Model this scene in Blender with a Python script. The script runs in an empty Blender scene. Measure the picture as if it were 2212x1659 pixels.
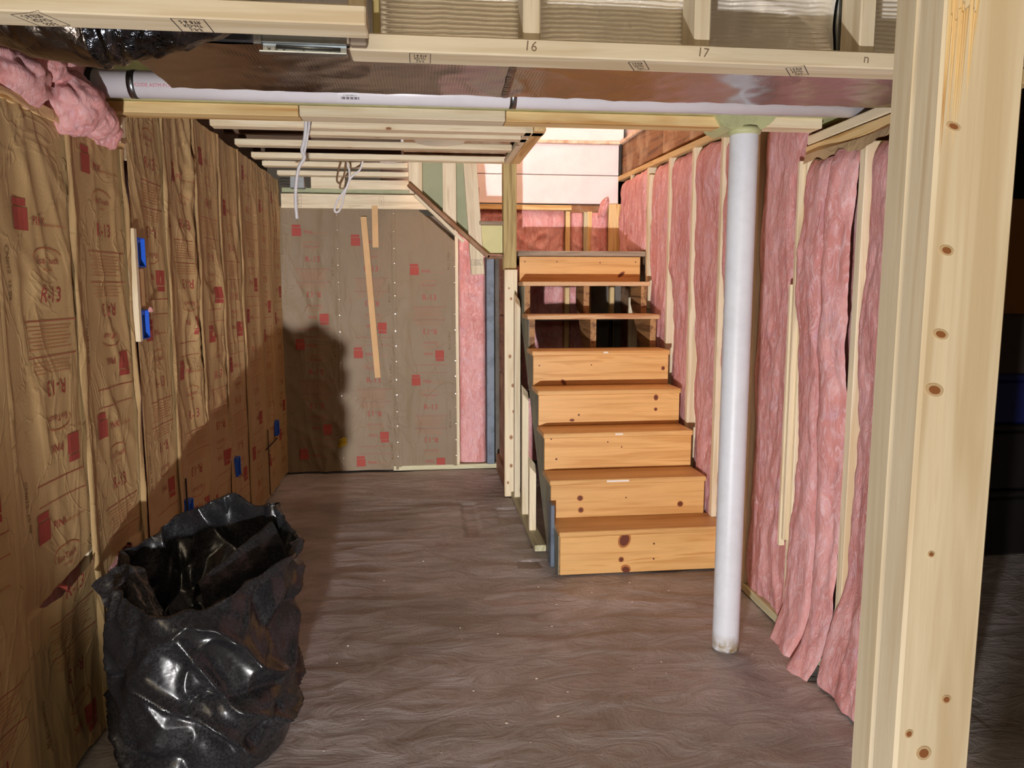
import bpy, bmesh, math, random
from mathutils import Vector, Matrix, noise
random.seed(7)
sc = bpy.context.scene
COL = sc.collection

# ------------------------------------------------------------------ camera, light, exposure
HC = 1.45
PITCH = math.atan(210/1650.0); YAW = math.atan(196*math.cos(PITCH)/1650.0)
Fv = Vector((math.sin(YAW)*math.cos(PITCH), math.cos(YAW)*math.cos(PITCH), -math.sin(PITCH)))
Rv = Vector((math.cos(YAW), -math.sin(YAW), 0)); Uv = Rv.cross(Fv)
cam = bpy.data.cameras.new('camera'); camo = bpy.data.objects.new('camera', cam); COL.objects.link(camo)
m = Matrix((Rv, Uv, -Fv)).transposed().to_4x4(); m.translation = Vector((0, 0, HC)); camo.matrix_world = m
cam.sensor_width = 36; cam.lens = 36*1650/2212.0; cam.clip_start = 0.05
sc.camera = camo
sc.view_settings.view_transform = 'Standard'; sc.view_settings.look = 'None'
sc.view_settings.gamma = 1; sc.view_settings.use_curve_mapping = False
sc.view_settings.exposure = 0.0

world = bpy.data.worlds.new('world'); sc.world = world; world.use_nodes = True
world.node_tree.nodes['Background'].inputs[0].default_value = (1.0, 0.80, 0.60, 1)
world.node_tree.nodes['Background'].inputs[1].default_value = 0.07

def lamp(name, typ, loc, target, energy, color, falloff=None, **kw):
    l = bpy.data.lights.new(name, typ); l.energy = energy; l.color = color
    for k, v in kw.items(): setattr(l, k, v)
    o = bpy.data.objects.new(name, l); COL.objects.link(o); o.location = loc
    d = Vector(target)-Vector(loc); o.rotation_euler = d.to_track_quat('-Z', 'Y').to_euler()
    if falloff:
        l.use_nodes = True; nt = l.node_tree
        em = [n for n in nt.nodes if n.type == 'EMISSION'][0]
        lf = nt.nodes.new('ShaderNodeLightFalloff'); lf.inputs[0].default_value = falloff[1]
        nt.links.new(lf.outputs[falloff[0]], em.inputs['Strength'])
    return o
KEY = Vector((-0.29, -0.02, 0.31))
az = math.radians(50); el = math.radians(14)
lamp('floor_work_light', 'SPOT', KEY, KEY+Vector((math.sin(az)*math.cos(el), math.cos(az)*math.cos(el), math.sin(el))),
     29, (1.0, 0.97, 0.965), ('Constant', 1.0), spot_size=math.radians(136.5), spot_blend=0.06, shadow_soft_size=0.035)
lamp('upstairs_light', 'AREA', (0.75, 5.1, 3.5), (0.8, 5.35, 0), 27, (1.0, 0.64, 0.40), None, shape='RECTANGLE', size=1.2, size_y=0.9)
lamp('overhead_room_light', 'AREA', (-0.7, -1.5, 2.15), (0.0, 2.6, 0.9), 30, (1.0, 0.82, 0.56), None, shape='RECTANGLE', size=2.0, size_y=0.9)

lamp('foil_fill_lamp', 'POINT', (0.35, -0.35, 2.32), (0, 0, 0), 10, (1.0, 0.82, 0.60), None, shadow_soft_size=0.12)  # added fill lamp that brightens the foil panels, not a known fixture

# ------------------------------------------------------------------ materials
def S(r, g, b):
    f = lambda c: (c/255/12.92) if c/255 <= .04045 else ((c/255+.055)/1.055)**2.4
    return (f(r), f(g), f(b), 1)
class N:
    def __init__(s, name):
        s.m = bpy.data.materials.new(name); s.m.use_nodes = True; s.nt = s.m.node_tree
        s.b = s.nt.nodes['Principled BSDF']
    def n(s, t, **kw):
        x = s.nt.nodes.new(t)
        for k, v in kw.items(): setattr(x, k, v)
        return x
    def l(s, a, b): s.nt.links.new(a, b)
    def mapping(s, scale=(1, 1, 1), coord='Object', rand=True):
        tc = s.n('ShaderNodeTexCoord'); mp = s.n('ShaderNodeMapping'); mp.inputs['Scale'].default_value = scale
        if rand:
            oi = s.n('ShaderNodeObjectInfo'); ad = s.n('ShaderNodeVectorMath', operation='ADD')
            ml = s.n('ShaderNodeVectorMath', operation='SCALE'); cb = s.n('ShaderNodeCombineXYZ')
            for i in range(3): s.l(oi.outputs['Random'], cb.inputs[i])
            s.l(cb.outputs[0], ml.inputs[0]); ml.inputs['Scale'].default_value = 23.0
            s.l(tc.outputs[coord], ad.inputs[0]); s.l(ml.outputs[0], ad.inputs[1]); s.l(ad.outputs[0], mp.inputs['Vector'])
        else: s.l(tc.outputs[coord], mp.inputs['Vector'])
        return mp.outputs[0]
    def noise(s, vec, scale, detail=4, rough=.6, dist=0):
        x = s.n('ShaderNodeTexNoise'); x.inputs['Scale'].default_value = scale; x.inputs['Detail'].default_value = detail
        x.inputs['Roughness'].default_value = rough; x.inputs['Distortion'].default_value = dist; s.l(vec, x.inputs['Vector']); return x.outputs['Fac']
    def ramp(s, fac, stops):
        x = s.n('ShaderNodeValToRGB'); cr = x.color_ramp
        while len(cr.elements) < len(stops): cr.elements.new(.5)
        for e, (p, c) in zip(cr.elements, stops): e.position = p; e.color = c if len(c) == 4 else (*c, 1)
        s.l(fac, x.inputs[0]); return x.outputs[0]
    def mix(s, fac, a, b, mode='MIX'):
        x = s.n('ShaderNodeMix', data_type='RGBA', blend_type=mode)
        if isinstance(fac, (int, float)): x.inputs[0].default_value = fac
        else: s.l(fac, x.inputs[0])
        for i, v in ((6, a), (7, b)):
            if isinstance(v, tuple): x.inputs[i].default_value = v
            else: s.l(v, x.inputs[i])
        return x.outputs[2]
    def bump(s, h, strength=.3, dist=.01, prev=None):
        x = s.n('ShaderNodeBump'); x.inputs['Strength'].default_value = strength; x.inputs['Distance'].default_value = dist
        s.l(h, x.inputs['Height'])
        if prev is not None: s.l(prev, x.inputs['Normal'])
        return x.outputs[0]
    def out(s, col=None, rough=.6, metal=0, nrm=None, spec=None):
        if col is not None:
            if isinstance(col, tuple): s.b.inputs['Base Color'].default_value = col
            else: s.l(col, s.b.inputs['Base Color'])
        if isinstance(rough, (int, float)): s.b.inputs['Roughness'].default_value = rough
        else: s.l(rough, s.b.inputs['Roughness'])
        s.b.inputs['Metallic'].default_value = metal
        if nrm is not None: s.l(nrm, s.b.inputs['Normal'])
        if spec is not None: s.b.inputs['Specular IOR Level'].default_value = spec
        return s.m
BW = lambda v: (v, v, v, 1)

def wood(name, light, dark, knotc, axis, knots=True, rough=.62, contrast=1.0, stain=None):
    s = N('%s_%s' % (name, 'xyz'[axis]))
    sc_ = [1, 1, 1]; sc_[axis] = .055
    v = s.mapping(tuple(sc_))
    g1 = s.noise(v, 26, 3, .5, .6)
    g2 = s.noise(v, 160, 3, .6)
    c = s.ramp(g1, [(.36, dark), (.5, light), (.62, tuple(min(1, x*1.06) for x in light[:3])), (.70, dark)])
    c = s.mix(s.ramp(g2, [(.35, BW(1)), (.65, BW(0))]), c, s.mix(.28*contrast, c, dark), 'MIX')
    if knots:
        k = [1, 1, 1]; k[axis] = .5
        kv = s.mapping(tuple(k))
        vo = s.n('ShaderNodeTexVoronoi'); vo.inputs['Scale'].default_value = 8.5; s.l(kv, vo.inputs['Vector'])
        sep = s.n('ShaderNodeSeparateColor'); s.l(vo.outputs['Color'], sep.inputs[0])
        pick = s.ramp(sep.outputs[0], [(.50, BW(0)), (.52, BW(1))])
        kn = s.ramp(vo.outputs['Distance'], [(.045, BW(1)), (.085, BW(0))])
        halo = s.ramp(vo.outputs['Distance'], [(.08, BW(.55)), (.26, BW(0))])
        mk = s.n('ShaderNodeMath', operation='MULTIPLY'); s.l(pick, mk.inputs[0]); s.l(kn, mk.inputs[1])
        mh = s.n('ShaderNodeMath', operation='MULTIPLY'); s.l(pick, mh.inputs[0]); s.l(halo, mh.inputs[1])
        c = s.mix(mh.outputs[0], c, dark); c = s.mix(mk.outputs[0], c, knotc)
    if stain:
        st = s.noise(s.mapping((1, 1, 1)), 5, 3, .6)
        c = s.mix(s.ramp(st, [(.45, BW(0)), (.68, BW(.8))]), c, stain)
    # each piece of lumber a little different
    oi = s.n('ShaderNodeObjectInfo'); hs = s.n('ShaderNodeHueSaturation')
    mr = s.n('ShaderNodeMapRange'); mr.inputs['To Min'].default_value = .9; mr.inputs['To Max'].default_value = 1.06
    s.l(oi.outputs['Random'], mr.inputs['Value']); s.l(mr.outputs[0], hs.inputs['Value']); s.l(c, hs.inputs['Color'])
    return s.out(hs.outputs[0], rough, 0, s.bump(g2, .12, .002))
def wood3(*a, **k): return [wood(a[0], *a[1:], axis=i, **k) for i in range(3)]
PINE = wood3('fresh_pine', S(232, 218, 188), S(214, 194, 158), S(140, 90, 50))
PINE_Y = wood3('yellow_pine', S(228, 200, 145), S(196, 150, 88), S(130, 78, 38))
STEP = wood3('varnished_pine', S(226, 178, 114), S(208, 154, 90), S(96, 48, 30), knots=False, rough=.42)
STEP_EDGE = wood3('raw_pine_edge', S(214, 176, 132), S(180, 128, 84), S(110, 60, 40), knots=False)
TREAT = wood3('treated_pine', S(186, 168, 112), S(142, 120, 70), S(90, 70, 40), knots=False)
OLDW = wood3('old_brown_board', S(150, 104, 66), S(96, 62, 38), S(60, 40, 28), knots=False, stain=S(190, 160, 130))
ROUGH = wood3('rough_sawn_stringer', S(176, 132, 84), S(120, 82, 48), S(70, 44, 26), knots=False)
GREYW = wood3('grey_weathered_wood', S(170, 152, 130), S(120, 102, 84), S(80, 60, 44), knots=False)
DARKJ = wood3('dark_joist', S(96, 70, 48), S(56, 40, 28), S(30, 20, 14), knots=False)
GREENW = wood3('pale_green_stud', S(206, 202, 168), S(180, 172, 134), S(120, 100, 70), knots=False)

def paint(name, base, blot, rough=.5, bs=.15, sc1=3, amt=.5, metal=0, rust=None):
    s = N(name); v = s.mapping(rand=False)
    n1 = s.noise(v, sc1, 5, .65); c = s.mix(s.ramp(n1, [(.45, BW(0)), (.7, BW(amt))]), base, blot)
    if rust:
        n2 = s.noise(v, 30, 5, .7); geo = s.n('ShaderNodeSeparateXYZ'); s.l(v, geo.inputs[0])
        h = s.ramp(geo.outputs[2], [(.01, BW(1)), (.075, BW(0))])
        mm = s.n('ShaderNodeMath', operation='MULTIPLY'); s.l(s.ramp(n2, [(.35, BW(0)), (.55, BW(1))]), mm.inputs[0]); s.l(h, mm.inputs[1])
        c = s.mix(mm.outputs[0], c, rust)
    return s.out(c, rough, metal, s.bump(s.noise(v, 90, 3), bs, .002))
COLUMN = paint('white_column_paint', S(226, 230, 238), S(206, 208, 214), .42, .1, 12, .4, rust=S(150, 128, 84))
GREEN = paint('pale_green_paint', S(192, 194, 146), S(160, 164, 122), .55, .25, 14, .7)
BLUEGREY = paint('blue_grey_paint', S(100, 112, 128), S(62, 72, 86), .45, .4, 10, .9)
STRPAINT = paint('grey_green_stringer_paint', S(128, 128, 108), S(84, 92, 98), .5, .4, 6, 1.0)
SEAWALL = paint('sage_panel', S(160, 164, 132), S(140, 146, 118), .7, .1, 3, .5)
LIME = paint('lime_painted_panel', S(214, 208, 150), S(190, 194, 142), .6, .1, 5, .5)
WHITEB = paint('white_painted_board', S(238, 226, 228), S(228, 212, 214), .6, .25, 5, .6)
PLASTER = paint('chipped_plaster', S(238, 214, 190), S(180, 140, 106), .8, .6, 12, .9)
PVC = paint('white_pvc', S(230, 228, 234), S(214, 212, 218), .35, .02, 5, .4)
BLACKP = paint('black_rubber', S(34, 30, 28), S(50, 44, 40), .5, .1)
GALV = paint('galvanized_steel', (.62, .68, .72, 1), (.42, .48, .52, 1), .3, .05, 20, .7, 1)
STRAP = paint('steel_strap', (.30, .33, .35, 1), (.2, .22, .24, 1), .3, .05, 20, .7, 1)
BLUEP = paint('blue_box_plastic', S(24, 92, 214), S(16, 76, 190), .45, .02)
BLUED = paint('blue_box_inside_shade', S(8, 30, 90), S(8, 26, 80), .6, .02)  # same blue plastic, darkened to paint shade into the box recess
CABLE = paint('cable_sheath', S(226, 224, 226), S(200, 198, 200), .45, .02)
CABLEY = paint('yellow_cable_sheath', S(200, 170, 20), S(160, 130, 10), .45, .02)
CONCW = paint('old_concrete_wall', S(110, 104, 96), S(80, 72, 64), .9, .6, 4, .8)
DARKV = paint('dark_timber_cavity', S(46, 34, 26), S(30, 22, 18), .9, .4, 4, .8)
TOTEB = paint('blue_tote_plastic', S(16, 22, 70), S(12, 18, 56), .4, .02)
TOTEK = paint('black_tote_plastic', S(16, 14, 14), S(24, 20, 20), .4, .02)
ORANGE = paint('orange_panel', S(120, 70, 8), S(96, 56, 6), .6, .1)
CARD = paint('brown_cardboard', S(120, 92, 62), S(96, 70, 46), .8, .1)
INK = N('black_ink').out(S(58, 50, 62), .7)
INKB = N('blue_ink').out(S(84, 92, 150), .7)
PENCIL = N('pencil_line').out(S(128, 108, 84), .8)
RED = N('red_print').out(S(156, 66, 56), .75)
REDF = N('faint_red_print').out(S(172, 96, 62), .75)
CODE = N('brown_inkjet_code').out(S(104, 76, 44), .8)
PVCTXT = N('red_pipe_print').out(S(196, 92, 112), .5)
KNOT = N('knot_wood').out(S(104, 52, 32), .45)
KNOTH = N('knot_ring_wood').out(S(176, 112, 58), .45)
STAPLE = N('staple_steel').out((.9, .9, .9, 1), .25, 1)
CHIP = N('white_paint_chip').out(S(240, 232, 224), .6)
TAPEK = paint('tan_tape_strip', S(206, 168, 120), S(186, 148, 100), .7, .05)
LABELW = N('white_sticker').out(S(226, 224, 230), .5)

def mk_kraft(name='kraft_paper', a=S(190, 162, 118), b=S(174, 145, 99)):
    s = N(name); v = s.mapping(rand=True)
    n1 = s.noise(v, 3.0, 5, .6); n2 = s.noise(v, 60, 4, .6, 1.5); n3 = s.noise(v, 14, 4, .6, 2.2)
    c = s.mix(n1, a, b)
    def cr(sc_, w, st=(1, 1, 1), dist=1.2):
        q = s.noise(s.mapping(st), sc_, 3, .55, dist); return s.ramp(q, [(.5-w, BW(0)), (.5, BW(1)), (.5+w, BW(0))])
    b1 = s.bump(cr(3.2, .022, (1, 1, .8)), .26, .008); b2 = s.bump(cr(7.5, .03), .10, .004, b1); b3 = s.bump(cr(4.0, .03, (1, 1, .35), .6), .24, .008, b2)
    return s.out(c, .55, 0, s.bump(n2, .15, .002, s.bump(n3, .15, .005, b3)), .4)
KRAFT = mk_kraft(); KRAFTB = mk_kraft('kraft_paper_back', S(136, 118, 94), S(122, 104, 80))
def mk_pink():
    s = N('pink_fiberglass'); v = s.mapping((1, 1, .35)); v2 = s.mapping((1, 1, .8))
    n1 = s.noise(v, 6, 5, .65, 1.0); n2 = s.noise(v, 30, 6, .7, 2.2); n3 = s.noise(v2, 9, 4, .6, 1.2)
    c = s.ramp(n1, [(.30, S(198, 130, 124)), (.46, S(218, 152, 148)), (.58, S(230, 174, 172)), (.72, S(212, 140, 134))])
    c = s.mix(s.ramp(n2, [(.48, BW(0)), (.68, BW(.8))]), c, S(240, 206, 212))
    c = s.mix(s.ramp(n3, [(.55, BW(0)), (.78, BW(.5))]), c, S(214, 178, 200))
    n4 = s.noise(v2, 240, 3, .8)
    return s.out(c, .95, 0, s.bump(n4, .4, .003, s.bump(n2, .6, .015)), .1)
PINK = mk_pink()
def mk_foil(name, col, rough, b1, s1, diamond=False, metal=1):
    s = N(name); v = s.mapping(rand=False)
    n1 = s.noise(v, s1, 4, .6, 1.0)
    nb = s.bump(n1, b1, .01)
    if diamond:
        mp = s.mapping((1, 1, 1), rand=False)
        w1 = s.n('ShaderNodeTexWave', wave_type='BANDS', bands_direction='X'); w1.inputs['Scale'].default_value = 38; w1.inputs['Distortion'].default_value = .4; s.l(mp, w1.inputs['Vector'])
        w2 = s.n('ShaderNodeTexWave', wave_type='BANDS', bands_direction='Y'); w2.inputs['Scale'].default_value = 38; w2.inputs['Distortion'].default_value = .4; s.l(mp, w2.inputs['Vector'])
        mx = s.n('ShaderNodeMath', operation='MAXIMUM'); s.l(w1.outputs['Fac'], mx.inputs[0]); s.l(w2.outputs['Fac'], mx.inputs[1])
        nb = s.bump(mx.outputs[0], .12, .003, nb)
    return s.out(col, rough, metal, nb)
FOIL = mk_foil('silver_foil', (.90, .85, .76, 1), .45, .25, 30, False, .5)
FOIL.node_tree.nodes['Principled BSDF'].inputs['Coat Weight'].default_value = .5
FOIL.node_tree.nodes['Principled BSDF'].inputs['Coat Roughness'].default_value = .18
FOILD = mk_foil('duct_wrap_foil', (.42, .40, .41, 1), .22, .15, 5, True)
FOILX = mk_foil('dark_flex_wrap', (.22, .18, .15, 1), .30, .8, 14)
FOILB = mk_foil('black_mylar', (.10, .11, .13, 1), .2, .9, 26)
def mk_bag():
    s = N('black_bag_plastic'); v = s.mapping(rand=False)
    n1 = s.noise(v, 3.4, 5, .7, .8); n2 = s.noise(v, 130, 4, .8, .5); n3 = s.noise(v, 7, 3, .5, 1.5)
    mm = s.n('ShaderNodeMath', operation='MULTIPLY'); s.l(s.ramp(n1, [(.42, BW(.12)), (.68, BW(1))]), mm.inputs[0]); s.l(s.ramp(n2, [(.42, BW(0)), (.70, BW(1))]), mm.inputs[1])
    c = s.mix(mm.outputs[0], (.012, .012, .014, 1), (.066, .068, .076, 1))
    r = s.n('ShaderNodeMapRange'); r.inputs['To Min'].default_value = .24; r.inputs['To Max'].default_value = .5; s.l(mm.outputs[0], r.inputs['Value'])
    return s.out(c, r.outputs[0], 0, s.bump(n3, .22, .02), .6)
BAG = mk_bag()
def mk_floor():
    s = N('trowelled_concrete'); v = s.mapping((1, 1, 1), rand=False); vs = s.mapping((.62, 1.15, 1), rand=False)
    n1 = s.noise(vs, 1.5, 5, .6, .8); n2 = s.noise(vs, 7, 6, .65, 1.2); n3 = s.noise(v, 110, 3, .7); n4 = s.noise(v, 1.9, 4, .6, .5)
    c = s.ramp(n1, [(.32, S(156, 149, 144)), (.5, S(182, 175, 174)), (.66, S(200, 194, 196))])
    c = s.mix(s.ramp(n2, [(.40, BW(.42)), (.6, BW(0))]), c, S(126, 116, 108))
    c = s.mix(s.ramp(n4, [(.60, BW(0)), (.76, BW(.45))]), c, S(150, 108, 104))
    c = s.mix(s.ramp(n3, [(.30, BW(.4)), (.45, BW(0))]), c, S(92, 80, 72))
    r = s.ramp(n2, [(.3, BW(.44)), (.7, BW(.62))])
    return s.out(c, r, 0, s.bump(n3, .18, .003, s.bump(n2, .8, .02)), .5)
FLOOR = mk_floor()

# ------------------------------------------------------------------ helpers
def link(name, me, mat, parent=None, loc=(0, 0, 0), smooth=False):
    o = bpy.data.objects.new(name, me); COL.objects.link(o); o.location = loc
    if mat is not None and not me.materials: me.materials.append(mat)
    if parent: o.parent = parent
    if smooth:
        for p in me.polygons: p.use_smooth = True
    return o
def tag(o, label=None, cat=None, group=None, kind=None):
    if label: o['label'] = label
    if cat: o['category'] = cat
    if group: o['group'] = group
    if kind: o['kind'] = kind
    return o
def empty(name, loc=(0, 0, 0), label=None, cat=None, group=None, kind=None):
    o = bpy.data.objects.new(name, None); COL.objects.link(o); o.location = loc; o.empty_display_size = .1
    return tag(o, label, cat, group, kind)
def wl(parent, p):   # world point -> parent's local (parents are only translated)
    q = parent
    v = Vector(p)
    while q is not None: v = v-Vector(q.location); q = q.parent
    return v
def frombm(name, bm, mat, parent=None, loc=(0, 0, 0), smooth=False):
    me = bpy.data.meshes.new(name); bm.normal_update(); bm.to_mesh(me); bm.free()
    return link(name, me, mat, parent, loc, smooth)
def box(name, x0, x1, y0, y1, z0, z1, mats, parent=None, bev=.003, skew=None):
    c = Vector(((x0+x1)/2, (y0+y1)/2, (z0+z1)/2)); d = (abs(x1-x0), abs(y1-y0), abs(z1-z0))
    mat = mats[d.index(max(d))] if isinstance(mats, list) else mats
    bm = bmesh.new(); bmesh.ops.create_cube(bm, size=1)
    for v in bm.verts: v.co = Vector((v.co.x*d[0], v.co.y*d[1], v.co.z*d[2]))
    if bev: bmesh.ops.bevel(bm, geom=bm.edges[:], offset=min(bev, min(d)*.3), segments=1, affect='EDGES')
    if skew:
        for v in bm.verts: v.co += Vector(skew(v.co+c))
    return frombm(name, bm, mat, parent, wl(parent, c) if parent else c)
def board(name, p0, p1, w, t, mats, parent=None, up=(0, 0, 1), bev=.003, axis=2):
    """plank from p0 to p1; w = width along 'up', t = thickness"""
    p0 = Vector(p0); p1 = Vector(p1); d = (p1-p0); L = d.length; d.normalize()
    u = Vector(up); u = (u-d*u.dot(d)).normalized(); s_ = u.cross(d)
    bm = bmesh.new(); bmesh.ops.create_cube(bm, size=1)
    for v in bm.verts: v.co = Vector((v.co.x*t, v.co.y*w, v.co.z*L))
    bmesh.ops.bevel(bm, geom=bm.edges[:], offset=min(bev, t*.3), segments=1, affect='EDGES')
    c = (p0+p1)/2
    o = frombm(name, bm, mats[2] if isinstance(mats, list) else mats, parent, wl(parent, c) if parent else c)
    o.rotation_euler = Matrix((s_, u, d)).transposed().to_euler()
    return o
def grid(name, f, nu, nv, mat, parent=None, smooth=True, skip=None, origin=(0, 0, 0)):
    vs = []; og = Vector(origin)
    for j in range(nv+1):
        for i in range(nu+1): vs.append(Vector(f(i/nu, j/nv))-og)
    fs = []
    for j in range(nv):
        for i in range(nu):
            if skip and skip(i, j): continue
            a = j*(nu+1)+i; fs.append((a, a+1, a+nu+2, a+nu+1))
    me = bpy.data.meshes.new(name); me.from_pydata(vs, [], fs); me.update()
    return link(name, me, mat, parent, wl(parent, og) if parent else og, smooth)
def tube(name, pts, r, mat, parent=None, seg=10, flat=1.0):
    vs = []; fs = []; n = len(pts); pts = [Vector(p) for p in pts]; og = pts[0].copy()
    ref = Vector((0, 1, 0)); rr = r if isinstance(r, (list, tuple)) else [r]*n
    for k, p in enumerate(pts):
        t = (pts[min(k+1, n-1)]-pts[max(k-1, 0)]).normalized()
        a = (ref-t*ref.dot(t))
        if a.length < 1e-3: a = Vector((1, 0, 0))-t*t.x
        a.normalize(); b = t.cross(a)
        for i in range(seg):
            th = 2*math.pi*i/seg; vs.append(p-og+a*math.cos(th)*rr[k]*flat+b*math.sin(th)*rr[k])
    for k in range(n-1):
        for i in range(seg):
            j = (i+1) % seg; fs.append((k*seg+i, k*seg+j, (k+1)*seg+j, (k+1)*seg+i))
    fs.append(tuple(range(seg))[::-1]); fs.append(tuple((n-1)*seg+i for i in range(seg)))
    me = bpy.data.meshes.new(name); me.from_pydata(vs, [], fs); me.update()
    return link(name, me, mat, parent, wl(parent, og) if parent else og, True)
def spline(P, k=8):
    P = [Vector(p) for p in P]; out = []
    for i in range(len(P)-1):
        a = P[max(i-1, 0)]; b = P[i]; c = P[i+1]; d = P[min(i+2, len(P)-1)]
        for j in range(k):
            t = j/k; out.append(.5*((2*b)+(c-a)*t+(2*a-5*b+4*c-d)*t*t+(3*b-a-3*c+d)*t**3))
    out.append(P[-1]); return out
def revolve(name, prof, mat, parent=None, loc=(0, 0, 0), seg=48):
    vs = []; fs = []
    for r, z in prof:
        for i in range(seg): th = 2*math.pi*i/seg; vs.append((r*math.cos(th), r*math.sin(th), z))
    for k in range(len(prof)-1):
        for i in range(seg): j = (i+1) % seg; fs.append((k*seg+i, k*seg+j, (k+1)*seg+j, (k+1)*seg+i))
    me = bpy.data.meshes.new(name); me.from_pydata(vs, [], fs); me.update()
    return link(name, me, mat, parent, wl(parent, loc) if parent else loc, True)

# text and print: flat triangles laid on a surface given by a function
_tc = {}
def textgeo(s, size, bold=False):
    k = (s, size)
    if k in _tc: return _tc[k]
    cu = bpy.data.curves.new('t', 'FONT'); cu.body = s; cu.size = size; cu.align_x = 'CENTER'; cu.align_y = 'CENTER'; cu.resolution_u = 2
    if bold: cu.offset = size*.02
    ob = bpy.data.objects.new('t', cu); COL.objects.link(ob)
    me = bpy.data.meshes.new_from_object(ob)
    vs = [(v.co.x, v.co.y) for v in me.vertices]; fs = [tuple(p.vertices) for p in me.polygons]
    bpy.data.objects.remove(ob); bpy.data.meshes.remove(me); bpy.data.curves.remove(cu)
    _tc[k] = (vs, fs); return _tc[k]
def rectgeo(w, h): return ([(-w/2, -h/2), (w/2, -h/2), (w/2, h/2), (-w/2, h/2)], [(0, 1, 2, 3)])
def ringgeo(rx, ry, t, a0=0, a1=6.283, n=20):
    vs = []; fs = []
    for i in range(n+1):
        a = a0+(a1-a0)*i/n
        vs += [(rx*math.cos(a), ry*math.sin(a)), ((rx-t)*math.cos(a), (ry-t)*math.sin(a))]
    for i in range(n): fs.append((2*i, 2*i+2, 2*i+3, 2*i+1))
    return vs, fs
class Print:
    def __init__(s): s.bm = bmesh.new()
    def add(s, geo, u, v, rot=0, sx=1, sy=1):
        vs, fs = geo; c, si = math.cos(rot), math.sin(rot); bv = []
        for x, y in vs:
            x *= sx; y *= sy; bv.append(s.bm.verts.new((u+x*c-y*si, v+x*si+y*c, 0)))
        for f in fs:
            try: s.bm.faces.new([bv[i] for i in f])
            except ValueError: pass
    def lay(s, name, P, mat, parent, cell=.02, eps=.0016, origin=None):
        bm = s.bm
        if cell:
            us = [v.co.x for v in bm.verts]; vv = [v.co.y for v in bm.verts]
            for ax, lo, hi in ((0, min(us), max(us)), (1, min(vv), max(vv))):
                k = math.floor(lo/cell)+1
                while k*cell < hi:
                    co = [0, 0, 0]; no = [0, 0, 0]; co[ax] = k*cell; no[ax] = 1
                    bmesh.ops.bisect_plane(bm, geom=bm.verts[:]+bm.edges[:]+bm.faces[:], plane_co=co, plane_no=no); k += 1
        og = Vector(origin) if origin is not None else (P(0, 0, 0))
        for v in bm.verts: v.co = P(v.co.x, v.co.y, eps)-og
        o = frombm(name, bm, mat, parent, wl(parent, og) if parent else og); o['kind'] = 'stuff'; return o
def stamp_on(parent, name, P, u, v, w, h, rot=0, txt=None, mat=None):
    """a framed grade stamp of small black bars and lettering"""
    pr = Print(); rr = lambda x, y: (u+x*math.cos(rot)-y*math.sin(rot), v+x*math.sin(rot)+y*math.cos(rot))
    for sx, sy, ww, hh in ((0, h/2, w, .0014), (0, -h/2, w, .0014), (w/2, 0, .0014, h), (-w/2, 0, .0014, h)):
        a, b = rr(sx, sy); pr.add(rectgeo(ww, hh), a, b, rot)
    for k in range(3):
        a, b = rr(0, h*(.28-.28*k)); pr.add(textgeo((txt or ['S-P-F', 'KD-HT', '2 & BTR'])[k], h*.32), a, b, rot, sx=min(1.6, w/h*.6))
    return pr.lay(name, P, mat or INK, parent, None, .0012)

N3 = lambda x, y, z: noise.noise(Vector((x, y, z)))
def rid(x, y, z): return max(0, 1-abs(N3(x, y, z))*3.2)**2
def rid2(x, y, z): return max(0, 1-abs(N3(x, y, z))*4.5)**1.5
def sstep(a, b, x):
    t = max(0, min(1, (x-a)/(b-a))); return t*t*(3-2*t)

# ------------------------------------------------------------------ setting: floor, walls
def fz(x, y):
    z = .006*N3(x*1.2, y*3.0, 0)+.004*N3(x*3+4, y*8, 2)+.0035*rid(x*2.2+7, y*6, 5)
    if .245 < x < .345 and 4.32 < y < 5.04: z -= .012
    if .47 < x < .60 and 4.55 < y < 4.9: z -= .010
    if .50 < x < .60 and 3.80 < y < 3.90: z -= .018
    return z-.009
floor = empty('floor', (0, 0, 0), 'brown grey hand trowelled concrete basement floor', kind='structure')
grid('concrete_slab', lambda u, v: (-1.25+u*3.1, 1.9+v*4.4, fz(-1.25+u*3.1, 1.9+v*4.4)), 200, 300, FLOOR, floor)
grid('concrete_slab', lambda u, v: (1.85+u*3.2, 1.9+v*6.0, -.009), 8, 8, FLOOR, floor)
grid('concrete_slab', lambda u, v: (-1.25+u*6.3, -3.5+v*5.4, -.009), 8, 8, FLOOR, floor)

wl_ = empty('wall_left', (0, 0, 0), 'left basement wall framed with studs behind kraft faced insulation', kind='structure')
box('sheathing', -1.22, -1.18, -3.5, 6.3, -.02, 2.6, CONCW, wl_, 0)
for y in (2.06, 2.50, 2.935, 3.375, 3.815, 4.25, 4.70, 5.20, 5.70):
    zt = 1.93 if y < 2.9 else 2.2
    box('stud', -1.15, -1.062, y-.019, y+.019, .04, zt, PINE, wl_)
box('stud', -1.06, -1.045, 2.937, 2.975, 1.90, 2.2, PINE, wl_)
box('sill_plate', -1.15, -1.065, 1.2, 6.05, 0, .038, GREENW, wl_)
box('top_plate', -1.15, -1.052, 1.2, 2.93, 1.925, 1.963, PINE_Y, wl_)
box('top_plate', -1.15, -1.07, 2.93, 6.05, 2.205, 2.243, PINE, wl_)

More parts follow.
